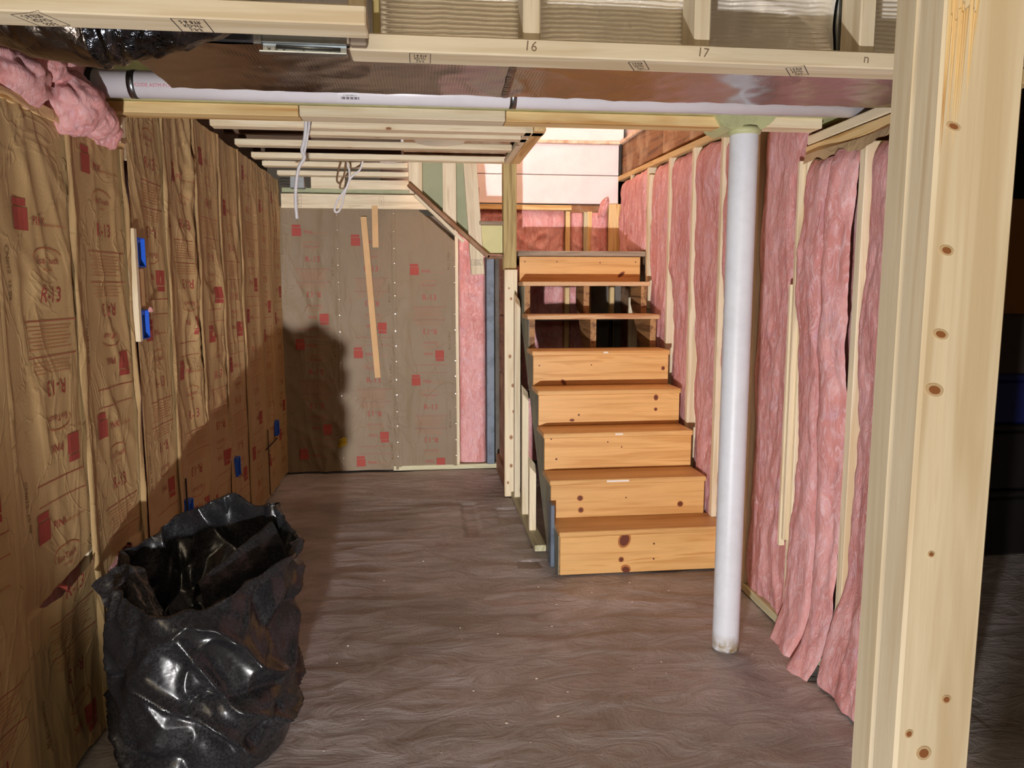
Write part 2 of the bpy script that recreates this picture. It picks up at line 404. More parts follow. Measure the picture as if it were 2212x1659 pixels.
wb = empty('wall_back', (0, 0, 0), 'far basement wall under the stair flight, studs and sill plate', kind='structure')
box('sheathing', -1.2, 1.75, 6.14, 6.2, -.02, 2.0, CONCW, wb, 0)
box('sill_plate', -.24, .60, 6.0, 6.09, 0, .038, GREENW, wb)
for x in (-1.04, -.62, -.20): box('stud', x-.019, x+.019, 6.035, 6.12, .04, 2.03, PINE, wb)
box('stud', .262, .288, 6.0, 6.09, .038, 1.95, PINE, wb)
box('blue_post', .505, .565, 5.98, 6.06, .038, 1.68, BLUEGREY, wb)['label'] = 'blue grey painted stud'
for x in (.72, 1.155, 1.33, 1.52): box('stud', x-.018, x+.018, 6.03, 6.10, .04, 2.04, PINE_Y, wb)
box('stud', 1.284, 1.345, 6.035, 6.10, 1.68, 2.035, GREENW, wb)
box('stud', 1.478, 1.60, 6.02, 6.10, 1.68, 2.098, PINE_Y, wb)
box('plate', .45, 1.18, 6.01, 6.10, 2.045, 2.083, PINE_Y, wb)
box('plate', 1.17, 1.44, 6.06, 6.12, 2.03, 2.095, OLDW, wb)['label'] = 'orange brown old plate'
for i, (za, zb) in enumerate(((2.10, 2.316), (2.322, 2.556))):
    box('white_board', .40, 1.56, 6.05, 6.085, za, zb, WHITEB, wb, .0025, )
box('plaster_lip', .40, 1.60, 6.03, 6.06, 2.556, 2.58, PLASTER, wb, .004)
box('white_board', .40, 1.60, 6.06, 6.09, 2.58, 3.5, WHITEB, wb, .003)
box('white_board', -.3, .40, 6.10, 6.13, 2.2, 3.5, WHITEB, wb, .003)

XR = lambda y: 1.495+.018*(y-2.4)
wr = empty('wall_right', (0, 0, 0), 'right basement wall of open studs filled with pink insulation', kind='structure')
box('sheathing', 1.60, 1.64, 2.05, 2.93, -.02, 2.6, OLDW, wr, 0)
box('sheathing', 1.62, 1.68, 2.93, 6.15, -.02, 2.25, OLDW, wr, 0)
SR = [(2.08, 1.94), (2.515, 1.94), (2.925, 1.945), (3.38, 2.19), (3.825, 2.21), (4.268, 2.225), (4.71, 2.24), (5.20, 2.255), (5.66, 2.27)]
for y, zt in SR:
    x = XR(y); box('stud', x, x+.089, y-.019, y+.019, .038, zt, PINE, wr)
box('stud', 1.512, 1.60, 3.46, 3.50, .038, 2.2, PINE_Y, wr)
box('stud', 1.536, 1.60, 5.135, 5.17, 1.30, 2.2, PINE, wr)
wrs = lambda q: ((q.y-2.4)*.018, 0, 0)
box('sill_plate', 1.495, 1.584, 2.06, 6.1, 0, .038, GREENW, wr, .003, wrs)
board('top_plate', (1.54, 1.88, 1.988), (1.549, 2.93, 1.975), .089, .038, PINE_Y, wr, (1, 0, 0))
board('top_plate', (1.54, 1.88, 2.030), (1.555, 2.93, 2.018), .089, .036, PINE, wr, (1, 0, 0))
board('top_plate', (1.557, 2.90, 2.202), (1.605, 6.1, 2.300), .089, .036, PINE_Y, wr, (1, 0, 0))
board('rim_board', (1.575, 2.95, 2.37), (1.590, 4.98, 2.42), .22, .03, OLDW, wr)
board('rim_board', (1.592, 5.0, 2.43), (1.60, 6.05, 2.44), .235, .03, OLDW, wr)
box('dark_gap_strip', 1.562, 1.578, 6.02, 6.04, 2.32, 2.56, BLACKP, wr)  # black strip painting the dark of the narrow gap by the white boards
box('plaster_lip', 1.56, 1.64, 2.95, 6.1, 2.555, 2.58, PLASTER, wr, .004)
box('shaft_wall', 1.63, 1.68, 2.95, 6.15, 2.55, 3.5, WHITEB, wr, 0)

ce = empty('ceiling', (0, 0, 0), 'dark underside of the floor above with bare joists', kind='structure')
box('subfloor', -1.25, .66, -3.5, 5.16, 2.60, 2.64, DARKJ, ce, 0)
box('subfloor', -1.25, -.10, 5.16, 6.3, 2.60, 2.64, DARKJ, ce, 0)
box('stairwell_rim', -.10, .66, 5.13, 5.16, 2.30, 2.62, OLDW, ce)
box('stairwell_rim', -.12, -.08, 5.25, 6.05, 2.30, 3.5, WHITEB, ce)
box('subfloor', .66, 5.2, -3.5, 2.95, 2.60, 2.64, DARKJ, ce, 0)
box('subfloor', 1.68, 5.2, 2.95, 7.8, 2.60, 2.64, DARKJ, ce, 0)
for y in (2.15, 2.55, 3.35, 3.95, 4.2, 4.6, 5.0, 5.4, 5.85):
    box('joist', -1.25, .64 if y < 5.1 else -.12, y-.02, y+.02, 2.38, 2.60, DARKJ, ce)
box('stairwell_rim', .64, .68, 2.9, 5.16, 2.30, 2.62, OLDW, ce)
box('shaft_cap', -.2, 1.75, 2.9, 6.3, 3.6, 3.65, WHITEB, ce, 0)
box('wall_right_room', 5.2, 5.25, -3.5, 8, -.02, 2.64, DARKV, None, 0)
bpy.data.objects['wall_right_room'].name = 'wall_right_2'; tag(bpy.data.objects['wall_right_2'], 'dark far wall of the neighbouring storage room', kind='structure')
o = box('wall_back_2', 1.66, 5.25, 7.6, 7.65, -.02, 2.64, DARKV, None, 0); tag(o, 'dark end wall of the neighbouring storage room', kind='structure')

# ------------------------------------------------------------------ staircase
ST = empty('staircase', (.655, 3.65, 0), 'straight basement staircase of varnished pine treads and risers, two upper risers missing', 'staircase')
Y0, RUN, Z0, RISE = 3.65, .22, .232, .2085
XL, XRt = .655, 1.507
knots = {0: [(1.005, .175, .024, .032), (.990, .073, .011, .011), (1.015, .018, .02, .016), (1.16, .15, .005, .005), (1.16, .07, .005, .005)],
         1: [(.82, .105, .013, .012), (.825, .04, .012, .012), (1.37, .055, .013, .013), (1.07, .10, .004, .004)],
         2: [(.70, .175, .005, .005), (.73, .06, .006, .006), (1.02, .15, .004, .004), (1.10, .12, .004, .004)],
         3: [(1.36, .155, .011, .014), (1.36, .085, .008, .008), (.90, .06, .006, .006), (.86, .03, .012, .007)],
         4: [(1.47, .095, .009, .010), (1.02, .12, .004, .004), (.66+.19, .015, .018, .010), (.70, .12, .005, .004)],
         7: [(.70, .135, .005, .004), (.92, .135, .005, .004), (1.22, .13, .005, .004), (1.47, .135, .005, .004), (1.37, .05, .024, .009)]}
for i in range(8):
    y = Y0+RUN*i; z = Z0+RISE*i
    xl = XL+(.0 if i else .012)
    if i < 7:
        tr = box('tread', xl, XRt+(.03 if i == 0 else .0), y-.012, y+RUN+.012, z-.028, z, STEP, ST, .004)
        if i in (5, 6): tr.data.materials[0] = STEP_EDGE[0]; tr['label'] = 'tread over an open gap'
    if i not in (5, 6):
        zb = .0 if i == 0 else z-RISE+.001
        zt = z-.029 if i < 7 else z-.038
        r_ = box('riser', xl+.008, XRt-.004+(.034 if i == 0 else 0), y+.003, y+.022, zb+(.004 if i == 0 else 0), zt, STEP, ST, .002)
        for (kx, kz, rx, rz) in knots.get(i, []):
            for nm, f_, mt, dy in (('knot_ring', 1.35, KNOTH, .0004), ('knot', 1.0, KNOT, .0010)):
                if f_ > 1 and rx < .008: continue
                bm = bmesh.new(); bmesh.ops.create_cone(bm, cap_ends=True, segments=18, radius1=1, radius2=1, depth=1)
                a = .35 if i == 0 else (.9 if i in (7, 4) and rx > .015 else 0)
                for v in bm.verts:
                    X, Z = v.co.x*rx*f_, v.co.y*rz*f_
                    if i == 7 and rx > .02: X, Z = v.co.x*rz*1.1*f_, v.co.y*rx*f_
                    X, Z = X*math.cos(a)+Z*math.sin(a), -X*math.sin(a)+Z*math.cos(a)
                    v.co = Vector((X, -v.co.z*dy, Z))
                frombm(nm, bm, mt, r_, wl(r_, (kx, y+.003-dy*.3, zb+max(kz, rz*f_+.002))))
LZ = Z0+RISE*7
box('landing_nosing', XL-.005, XRt+.03, Y0+RUN*7-.012, Y0+RUN*7+.12, LZ-.034, LZ, GREYW, ST, .003)
box('landing_deck', XL-.02, 1.56, Y0+RUN*7+.12, 6.0, LZ-.03, LZ-.004, GREYW, ST, .002)
def stringer(x0, x1, mat, name='stringer', seat=False):
    pts = [(Y0+.022+.02, 0.0)]
    for i in range(8):
        y = Y0+RUN*i+.022; z = Z0+RISE*i-.029
        pts.append((y, z if i else z)); pts.append((y+RUN, z))
    pts = pts[:-1]
    pts[0] = (Y0+.022, 0)
    pts.append((Y0+RUN*7+.06, LZ-.04)); pts.append((Y0+RUN*7+.06, LZ-.36))
    pts.append((Y0+.34, 0))
    bm = bmesh.new(); a = [bm.verts.new((x0, p, q)) for p, q in pts]; b = [bm.verts.new((x1, p, q)) for p, q in pts]
    n = len(pts); bm.faces.new(a); bm.faces.new(b[::-1])
    for i in range(n): j = (i+1) % n; bm.faces.new((a[j], a[i], b[i], b[j]))
    bmesh.ops.recalc_face_normals(bm, faces=bm.faces[:]); bmesh.ops.triangulate(bm, faces=[f for f in bm.faces if len(f.verts) > 4])
    og = Vector(((x0+x1)/2, Y0, 0))
    for v in bm.verts: v.co -= og
    return frombm(name, bm, mat, ST, wl(ST, og))
s1 = stringer(.668, .672, STRPAINT, 'stringer_paint_side'); s1['label'] = 'grey green painted outer face'
stringer(.672, .708, ROUGH[1]); stringer(1.065, 1.103, ROUGH[1]); stringer(1.455, 1.493, ROUGH[1])
# bright edge chips and a paint chip on nosings
for (x, i, w) in ((1.105, 4, .014), (1.08, 2, .022), (1.02, 1, .06)):
    box('paint_chip', x-w, x+w, Y0+RUN*i-.0135, Y0+RUN*i-.0115, Z0+RISE*i-.016, Z0+RISE*i-.006, CHIP, ST, .0005)
# blue strip at foot and post
box('stringer_foot', .648, .668, 3.78, 3.87, 0, .33, BLUEGREY, ST, .002)

sp = empty('stair_side_partition', (.62, 4.6, 0), 'short stud partition with sloping top under the staircase edge', 'partition')
box('sill_plate', .600, .664, 4.02, 5.17, 0, .036, GREENW, sp)
for y, zt in ((5.00, 1.36), (4.60, .80), (4.28, .42)):
    box('stud', .606, .646, y, y+.05, .036, zt, PINE, sp, .002, lambda q: (0, 0, ((q.y-y)*1.05-(q.x-.606)*1.2) if q.z > .2 else 0))
np_ = empty('stair_newel_post', (.60, 5.2, 0), 'green tinted treated four by four post standing on a pale two by four stud', 'post')
box('treated_post', .553, .643, 5.19, 5.28, 1.565, 2.27, TREAT, np_)['label'] = 'green tinted treated upper post'
pst = box('stud', .556, .643, 5.145, 5.185, 0, 1.565, PINE, np_)
box('backing_post', .56, .64, 5.19, 5.275, 0, 1.56, OLDW, np_)
for nm, xx, zz in (('nail', .645, 1.19), ('nail', .645, 1.30), ('nail', .645, 1.315)):
    tube(nm, [(xx-.006, 5.15, zz-.004), (xx+.022, 5.14, zz+.004)], .0016, BLACKP, np_, 6)
bf = empty('brown_under_stair_boards', (.60, 5.6, 0), 'dark brown notched boards filling the side under the stair landing', 'boards')
for za, zb in ((1.24, 1.66), (.80, 1.235), (.10, .795)):
    box('brown_board', .600, .625, 5.30, 5.96, za, zb, OLDW, bf, .006)
box('sill_block', .575, .635, 5.30, 5.95, 0, .13, OLDW, bf, .004)['label'] = 'pinkish bottom plate'
# items seen in the gap under the landing
sh = empty('under_stair_shelf', (1.1, 5.7, .9), 'dark shelf board with flat trays under the stairs', 'shelf')
box('shelf_board', .72, 1.50, 5.60, 5.95, 1.20, 1.22, BLUEGREY, sh, .002)
o = box('paper_sheet', 1.12, 1.32, 5.62, 5.85, 1.222, 1.232, CARD, None, .002); tag(o, 'loose brown paper lying on the shelf under the stairs', 'paper')
box('shelf_board', .72, 1.50, 5.60, 5.95, .62, .64, DARKV, sh, .002)
for x in (.74, 1.47): box('shelf_leg', x, x+.03, 5.9, 5.94, 0, 1.2, DARKV, sh, .002)
o = box('white_carton', 1.33, 1.47, 5.5, 5.72, .975, 1.16, WHITEB, None, .004)
o.location.z -= .335; tag(o, 'pale grey carton on the lower shelf behind the open risers', 'box')
o = box('storage_carton', 1.28, 1.40, 5.75, 5.93, .64, .9, CARD, None, .004); tag(o, 'brown carton behind the pale carton under the stairs', 'box')

# ------------------------------------------------------------------ upper flight underside, studs and panels
uf = empty('upper_flight_framing', (.2, 5.2, 1.6), 'sloping dark stringer of the upper stair flight with upright studs above it', 'stair framing')
board('sloping_stringer', (-.075, 5.17, 2.115), (.455, 5.17, 1.645), .026, .05, OLDW, uf, (0, 0, 1)).scale = (1, 1, 1)
board('sloping_stringer', (.44, 5.17, 1.648), (.55, 5.17, 1.648), .024, .05, OLDW, uf, (0, 0, 1))
board('pale_lath', (-.035, 5.14, 2.045), (.285, 5.14, 1.745), .022, .012, PINE, uf, (0, 0, 1))
su1 = box('stud', -.072, .017, 5.20, 5.235, 2.06, 2.30, PINE, uf)
zd = lambda x: 2.115-.887*(x+.075)
sk = lambda z0: (lambda q: (0, 0, max(0, zd(q.x)-q.z) if q.z < z0+.01 else 0))
box('stud', .150, .240, 5.20, 5.235, 1.80, 2.40, PINE, uf, .003, sk(1.80))
su = board('stud', (.327, 5.212, 2.35), (.381, 5.212, 1.532), .089, .035, PINE, uf, (1, 0, 0))
box('green_panel', -.072, .24, 5.25, 5.27, 1.80, 2.40, SEAWALL, uf, .001, sk(1.80))
box('green_panel', .235, .335, 5.25, 5.27, 1.70, 2.40, SEAWALL, uf, .001, sk(1.70))
box('lime_panel', .398, .550, 5.215, 5.235, 1.668, 1.86, LIME, uf, .001)['label'] = 'lime green painted panel'
box('panel_ledge', .392, .553, 5.17, 5.25, 1.862, 1.885, GREYW, uf, .003)
box('short_post', .372, .40, 5.3, 5.36, 1.87, 2.12, OLDW, uf, .003)
P_y = lambda Y: (lambda u, v, e: Vector((u, Y-e, v)))
stamp_on(uf, 'grade_stamp', P_y(5.1935), .375, 1.612, .075, .036, 0)

# ------------------------------------------------------------------ dropped ceiling furring frame
cf = empty('ceiling_furring_frame', (-.2, 4.5, 2.25), 'rows of pale furring strips hung under the joists of the far ceiling', 'ceiling framing')
strips = [(4.10, -1.04, .66, 'y'), (4.28, -.60, .60, 'y'), (4.62, -1.04, .545, 'y'), (5.05, -1.04, .545, 'y'), (5.38, -1.04, -.08, 'y'), (5.80, -1.02, -.08, 'y')]
for y, xa, xb, k in strips:
    box('furring_strip', xa, xb, y, y+.085, 2.25, 2.285 if y > 4 else 2.29, PINE, cf, .004)
box('side_furring', .552, .590, 4.10, 5.12, 2.25, 2.285, PINE, cf, .003)
box('side_furring', .592, .655, 4.05, 5.12, 2.25, 2.285, PINE_Y, cf, .003)
hb = empty('far_wall_header', (-.5, 6.0, 2.1), 'pale boards and green beam across the top of the far kraft wall', 'header')
h1 = box('header_board', -1.03, .06, 5.985, 6.02, 2.035, 2.142, PINE, hb, .003)
box('green_rail', -1.03, .05, 6.03, 6.05, 2.142, 2.19, SEAWALL, hb, .002)
box('header_board', -.81, -.56, 6.0, 6.03, 2.182, 2.268, PINE, hb, .003)
box('header_board', -.555, .0, 6.0, 6.03, 2.180, 2.25, PINE, hb, .003)
stamp_on(h1, 'grade_stamp', P_y(5.9845), -.905, 2.088, .045, .085, 0, ['HT', 'SPF', 'KD'])
stamp_on(h1, 'grade_stamp', P_y(5.9845), -.29, 2.09, .035, .07, 0, ['2', 'SPF', 'STD'], PENCIL)
for k in range(40):
    x = -1.0+random.random()*1.03; z = 2.045+random.random()*.088
    pass
jb = empty('steel_junction_box', (-.9, 5.95, 2.22), 'square steel junction box with dark cables at the far ceiling corner', 'junction box')
box('box_body', -.955, -.845, 5.93, 5.99, 2.172, 2.268, GALV, jb, .006)
for k in range(3): tube('cable', spline([(-1.03, 5.95, 2.20+.02*k), (-1.0, 5.95, 2.205+.02*k), (-.955, 5.95, 2.20+.02*k)]), .004, BLACKP, jb, 6)
rd = tube('round_duct', [(.11, 4.42, 2.36), (.11, 4.50, 2.36)], .14, FOIL, None, 40)
bpy.data.objects.remove(rd)
def duct_ring():
    prof = []
    for k in range(41):
        z = k*.006; prof.append((.140+.004*math.sin(k*1.6), z))
    prof = [(.0, 0), (.12, 0.0)]+prof
    o = revolve('round_flex_duct', prof, FOIL, None, (.115, 4.47, 2.262), 64)
    return tag(o, 'round silver flexible duct end poking between the furring strips', 'duct')
duct_ring()

def cable(name, pts, r, label, mat=CABLE):
    o = tube(name, spline(pts, 10), r, mat, None, 8); return tag(o, label, 'cable')
ec = empty('electrical_cable', (-.55, 4.0, 2.3), 'long white cable hanging from the first furring strip, cut end down', 'cable')
tube('cable_strand', spline([(-.545, 3.96, 2.33), (-.548, 3.96, 2.25), (-.558, 3.96, 2.17), (-.572, 3.96, 2.115), (-.562, 3.96, 2.08), (-.590, 3.96, 2.03), (-.606, 3.96, 1.95), (-.611, 3.96, 1.87), (-.607, 3.96, 1.785)], 10), .0085, CABLE, ec, 8)
tube('cable_strand', spline([(-.530, 3.962, 2.33), (-.532, 3.962, 2.25), (-.545, 3.962, 2.17), (-.562, 3.962, 2.10), (-.566, 3.962, 2.078)], 10), .006, CABLE, ec, 8)
cable('electrical_cable', [(-.478, 5.2, 2.30), (-.470, 5.2, 2.25), (-.455, 5.2, 2.20), (-.462, 5.2, 2.12), (-.500, 5.2, 2.06), (-.540, 5.2, 2.0), (-.556, 5.2, 1.945), (-.535, 5.2, 1.935), (-.510, 5.2, 1.975), (-.490, 5.2, 2.05), (-.455, 5.2, 2.14), (-.420, 5.2, 2.18), (-.385, 5.2, 2.21), (-.36, 5.2, 2.29)], .0065, 'white cable with a hanging loop near the far ceiling')
cable('electrical_cable', [(-.49, 5.15, 2.28), (-.52, 5.15, 2.19), (-.53, 5.15, 2.13), (-.51, 5.15, 2.115), (-.485, 5.15, 2.16), (-.475, 5.15, 2.22), (-.468, 5.15, 2.28)], .006, 'short brown grey cable loop beside the looped white cable', CARD)
yc = empty('yellow_cable_coil', (-.64, 5.95, .22), 'small bundle of yellow cable ends low on the far wall', 'cable')
for k in range(4):
    tube('cable_strand', spline([(-.67+.004*k, 6.0, .20+.018*k), (-.645, 5.95, .212+.018*k), (-.615, 5.945, .235+.016*k), (-.60, 5.97, .225+.016*k)], 6), .006, CABLEY, yc, 6)

# ------------------------------------------------------------------ steel beam with nailer boards, column, PVC pipe
bmb = empty('steel_beam', (.2, 2.86, 2.1), 'pale green painted steel beam across the room with wooden nailers under it', 'beam')
box('bottom_flange', -1.1, 1.58, 2.775, 2.945, 2.073, 2.088, GREEN, bmb, .002)
box('web', -1.1, 1.58, 2.855, 2.865, 2.088, 2.28, GREEN, bmb, 0)
box('top_flange', -1.1, 1.58, 2.775, 2.945, 2.28, 2.295, GREEN, bmb, .002)
box('nailer_board', -1.055, -.412, 2.80, 2.888, 2.034, 2.072, PINE_Y, bmb, .003)
box('nailer_board', -.409, .306, 2.797, 2.887, 2.034, 2.072, PINE, bmb, .003)
nb = box('nailer_board', .309, 1.135, 2.80, 2.888, 2.034, 2.072, PINE_Y, bmb, .003, lambda q: ((-.02 if q.x > 1 and q.z > 2.05 else (.02 if q.x > 1 else 0)), 0, 0))
box('nailer_board', 1.262, 1.500, 2.80, 2.888, 2.038, 2.076, PINE, bmb, .003)
# dripping green cap over the column head
bm = bmesh.new()
prof = [(1.062, 2.098), (1.085, 2.055), (1.10, 2.034), (1.135, 2.020), (1.16, 2.026), (1.255, 2.024), (1.285, 2.046), (1.325, 2.092), (1.33, 2.098)]
a = [bm.verts.new((x, 2.765, z)) for x, z in prof]; b = [bm.verts.new((x, 2.95, z)) for x, z in prof]
n = len(prof); bm.faces.new(a); bm.faces.new(b[::-1])
for i in range(n): j = (i+1) % n; bm.faces.new((a[j], a[i], b[i], b[j]))
bmesh.ops.recalc_face_normals(bm, faces=bm.faces[:]); bmesh.ops.bevel(bm, geom=bm.edges[:], offset=.004, segments=2, affect='EDGES')
frombm('column_saddle', bm, GREEN, bmb, wl(bmb, (0, 0, 0)))
CX_, CY_ = 1.203, 2.818
cl = empty('support_column', (CX_, CY_, 0), 'round white painted steel column, rusty at its foot, under the beam', 'column')
revolve('column_shaft', [(0, 0), (.053, 0), (.053, .012), (.0525, .02), (.0525, .03), (.0525, 1.0), (.0525, 2.0), (.0525, 2.018), (.052, 2.02), (0, 2.02)], COLUMN, cl, (CX_, CY_, 0), 64)
revolve('column_cap', [(.0525, 2.008), (.058, 2.012), (.062, 2.022), (.06, 2.034), (.0, 2.034)], GREEN, cl, (CX_, CY_, 0), 48)
pv = empty('drain_pipe', (0, 2.62, 2.08), 'white plastic drain pipe with red lettering running beside the beam', 'pipe')
PZ = 2.0815
tube('pipe_wall', [(-1.0, 2.62, PZ), (0, 2.62, PZ), (1.63, 2.62, PZ)], .0425, PVC, pv, 40)
tube('pipe_coupling', [(-1.09, 2.62, PZ+.004), (-1.0, 2.62, PZ)], .052, BLACKP, pv, 32)
for xs, nm in ((-.885, 's'), (.31, 's')):
    tube('hanger_strap', [(xs-.011, 2.62, PZ), (xs+.011, 2.62, PZ)], .0440, STRAP, pv, 40)
def P_pipe(u, v, e):
    a = v/.0425; return Vector((u, 2.62-math.cos(a)*(.0425+e), PZ+math.sin(a)*(.0425+e)))
pr = Print()
pr.add(textgeo('U.P.CODE ASTM F1785 40.  CP-114-P MADE IN USA', .0145), -.735, -.012, 0, 1.0)
pr.lay('pipe_lettering', P_pipe, PVCTXT, pv, .01, .0008)
pr = Print(); pr.add(rectgeo(.085, .05), -.215, -.025); pr.lay('barcode_sticker', P_pipe, LABELW, pv, .008, .0008)
pr = Print()
for k in range(14): pr.add(rectgeo(.0012+.0012*((k*7) % 3), .009), -.245+k*.0042, -.034)
pr.add(textgeo('0 16402 08891 4', .006), -.218, -.025)
pr.lay('barcode', P_pipe, INK, pv, .01, .0014)

# ------------------------------------------------------------------ ducts and soffit framing
rdct = empty('rectangular_duct', (.4, 2.1, 2.0), 'foil wrapped rectangular duct with dark shiny underside beside the pipe', 'duct')
grid('duct_underside', lambda u, v: (-.672+u*2.2, 1.87+v*.41, 1.995+.0025*N3(u*9, v*3, 0)+.0025*N3(u*40, v*8, 3)-.003*rid(u*12, v*2, 1)), 260, 50, FOILD, rdct, True, None, (0, 1.9, 2.0))
box('duct_body', -.670, 1.53, 1.872, 2.278, 2.0, 2.42, FOILD, rdct, .004)
grid('foil_seam', lambda u, v: (.225+.012*v+u*.02, 1.965+v*.31, 1.9912-.0015*math.sin(u*3.14)), 6, 20, FOILB, rdct)
# silver bubble insulation on the duct side, horizontally ribbed
def foilpanel(xa, xb, crink, y):
    nu = int((xb-xa)/.006); nv = 130
    def f(u, v):
        x = xa+(xb-xa)*u; z = 1.992+v*.19
        w = N3(x*9, z*10, 3)*.004+N3(x*26, z*26, 9)*.002
        rib = .0048*math.sin((z+w*.9)*2*math.pi/.0105)
        c = crink*(.010*rid(x*5, z*7, 2)+.006*N3(x*18, z*18, 5))
        amp = 1-.8*min(1, crink*rid(x*2.3, z*3, 4)*2)
        e = min(u, 1-u)*(xb-xa); amp *= sstep(.005, .04, e)
        return (x, y+rib*amp-c, z)
    return grid('silver_foil_panel', f, nu, nv, FOIL, rdct, True, None, (xa, y, 2.0))
foilpanel(-.085, .250, .12, 1.862); foilpanel(.262, .652, .15, 1.860); foilpanel(.662, 1.012, 1.0, 1.862); foilpanel(1.03, 1.40, .1, 1.860)
box('panel_edge_strip', 1.016, 1.026, 1.845, 1.868, 1.99, 2.2, STRAP, rdct, .001)

fx = empty('flexible_duct', (-.8, 1.775, 2.05), 'dark crinkled flexible duct drooping at the upper left corner', 'duct')
cpts = [(-1.17, 1.775, 2.07), (-1.0, 1.775, 2.055), (-.87, 1.775, 2.052), (-.784, 1.775, 2.027), (-.664, 1.775, 2.017), (-.60, 1.775, 2.027), (-.50, 1.775, 2.052), (-.37, 1.775, 2.092)]
crad = [.105, .105, .103, .103, .104, .100, .098, .092]
def flexpart(name, i0, i1, mat, seed):
    P = spline(cpts, 16); R_ = spline([(r, 0, 0) for r in crad], 16); seg = 72; a0, a1 = i0*16, i1*16
    vs = []; fs = []
    for k in range(a0, a1+1):
        p = P[k]
        for i in range(seg):
            th = 2*math.pi*i/seg; r = R_[k].x*(1+.05*N3(k*.16, math.cos(th)*2, math.sin(th)*2+seed)-.055*rid(k*.10+seed, math.cos(th)*2.4, math.sin(th)*2.4)+.02*math.sin(k*.8)*(name == 'black_sleeve'))
            vs.append(Vector((p.x, p.y+math.cos(th)*r, p.z+math.sin(th)*r))-Vector((-.8, 1.775, 2.05)))
    for k in range(a1-a0):
        for i in range(seg): j = (i+1) % seg; fs.append((k*seg+i, k*seg+j, (k+1)*seg+j, (k+1)*seg+i))
    fs.append(tuple(range(seg))); fs.append(tuple((a1-a0)*seg+i for i in range(seg)))
    me = bpy.data.meshes.new(name); me.from_pydata(vs, [], fs); me.update(); return link(name, me, mat, fx, (0, 0, 0), True)
flexpart('brown_sleeve', 0, 4, FOILX, 1); flexpart('black_sleeve', 4, 7, FOILB, 8)

bk = empty('steel_hanger_bracket', (-.25, 1.70, 1.95), 'galvanized steel bracket with screws under the short upper header', 'bracket')
box('bracket_plate', -.318, -.147, 1.700, 1.703, 1.930, 1.985, GALV, bk, .001)
box('bracket_lip', -.322, -.145, 1.680, 1.703, 1.926, 1.930, GALV, bk, .001)
box('bracket_lip', -.318, -.147, 1.690, 1.703, 1.948, 1.951, GALV, bk, .001)
box('bracket_flange', -.335, -.318, 1.690, 1.703, 1.945, 1.98, GALV, bk, .001)
tube('bracket_rib', [(-.29, 1.697, 1.942), (-.16, 1.697, 1.940)], .004, GALV, bk, 10)
for x in (-.305, -.29, -.275, -.235, -.18, -.165):
    revolve('screw', [(0, 0), (.0035, 0), (.0025, .003), (0, .003)], STAPLE, bk, (x, 1.699, 1.939), 10).rotation_euler = (math.pi/2, 0, 0)

up = empty('soffit_frame', (.6, 1.77, 1.97), 'long upper soffit header of pale lumber with short studs standing on it', 'soffit framing')
hdr = box('header_plate', -.145, 1.42, 1.730, 1.818, 1.950, 1.987, PINE, up, .003)
for xa, xb in ((.231, .270), (.622, .660), (1.019, 1.057)):
    box('cripple_stud', xa, xb, 1.752, 1.840, 1.987, 2.42, PINE, up, .003)
P17 = P_y(1.730)
Pb = lambda u, v, e: Vector((u, v, 1.950-e))
for (x, s_, sz) in ((.245, '16', .03), (.635, '17', .028), (1.025, 'n', .03)):
    pr = Print(); pr.add(textgeo(s_, sz), x, 1.970, -.1); pr.lay('pencil_mark', P17, PENCIL, hdr, None, .0006)
def stampb(par, x, y, w, h, rot): stamp_on(par, 'grade_stamp', lambda u, v, e: Vector((u, v, 1.950-e)), x, y, w, h, rot)
stampb(hdr, .005, 1.772, .045, .07, 0); stampb(hdr, .50, 1.772, .035, .075, -.45); stampb(hdr, .88, 1.772, .04, .08, -.6)
ul = empty('short_soffit_frame', (-.6, 1.6, 1.97), 'short upper left soffit header of pale lumber with dark stamps', 'soffit framing')
h2 = box('header_plate', -1.25, -.098, 1.568, 1.652, 1.950, 1.987, PINE, ul, .003)
h3 = box('cripple_stud', -.135, -.100, 1.60, 1.65, 1.987, 2.40, PINE, ul, .003)
box('end_block', -.142, -.105, 1.70, 1.728, 1.952, 1.985, GREYW, ul, .004)
stampb(h2, -.705, 1.61, .06, .075, -.35); stampb(h2, -.43, 1.61, .06, .075, 0)
box('splice_stud', -.098, -.083, 1.80, 1.85, 1.99, 2.4, TREAT, ul, .002)

# ------------------------------------------------------------------ near doorway post
np2 = empty('doorway_post', (.55, .77, 0), 'pale doubled two by four post in the right foreground with knots', 'post')
for ya, yb in ((.72, .7615), (.763, .803)):
    box('stud', .505, .594, ya, yb, 0, 2.3, PINE, np2, .0035)
pf = P_y(.7203)
def knot(par, x, z, rx, rz, rot=0, y=.7197):
    for nm, f_, mt, dy in (('knot_ring', 1.6, PK, .0003), ('knot', 1.0, KNOTH2, .0007)):
        bm = bmesh.new(); bmesh.ops.create_cone(bm, cap_ends=True, segments=18, radius1=1, radius2=1, depth=1)
        for v in bm.verts:
            X, Z = v.co.x*rx*f_, v.co.y*rz*f_; X, Z = X*math.cos(rot)+Z*math.sin(rot), -X*math.sin(rot)+Z*math.cos(rot)
            v.co = Vector((X, -v.co.z*dy*2, Z))
        frombm(nm, bm, mt, par, wl(par, (x, y, z)))
PK = N('knot_halo').out(S(206, 180, 140), .6); KNOTH2 = N('knot_core').out(S(150, 96, 56), .5)
first = [o for o in COL.objects if o.parent == np2][0]
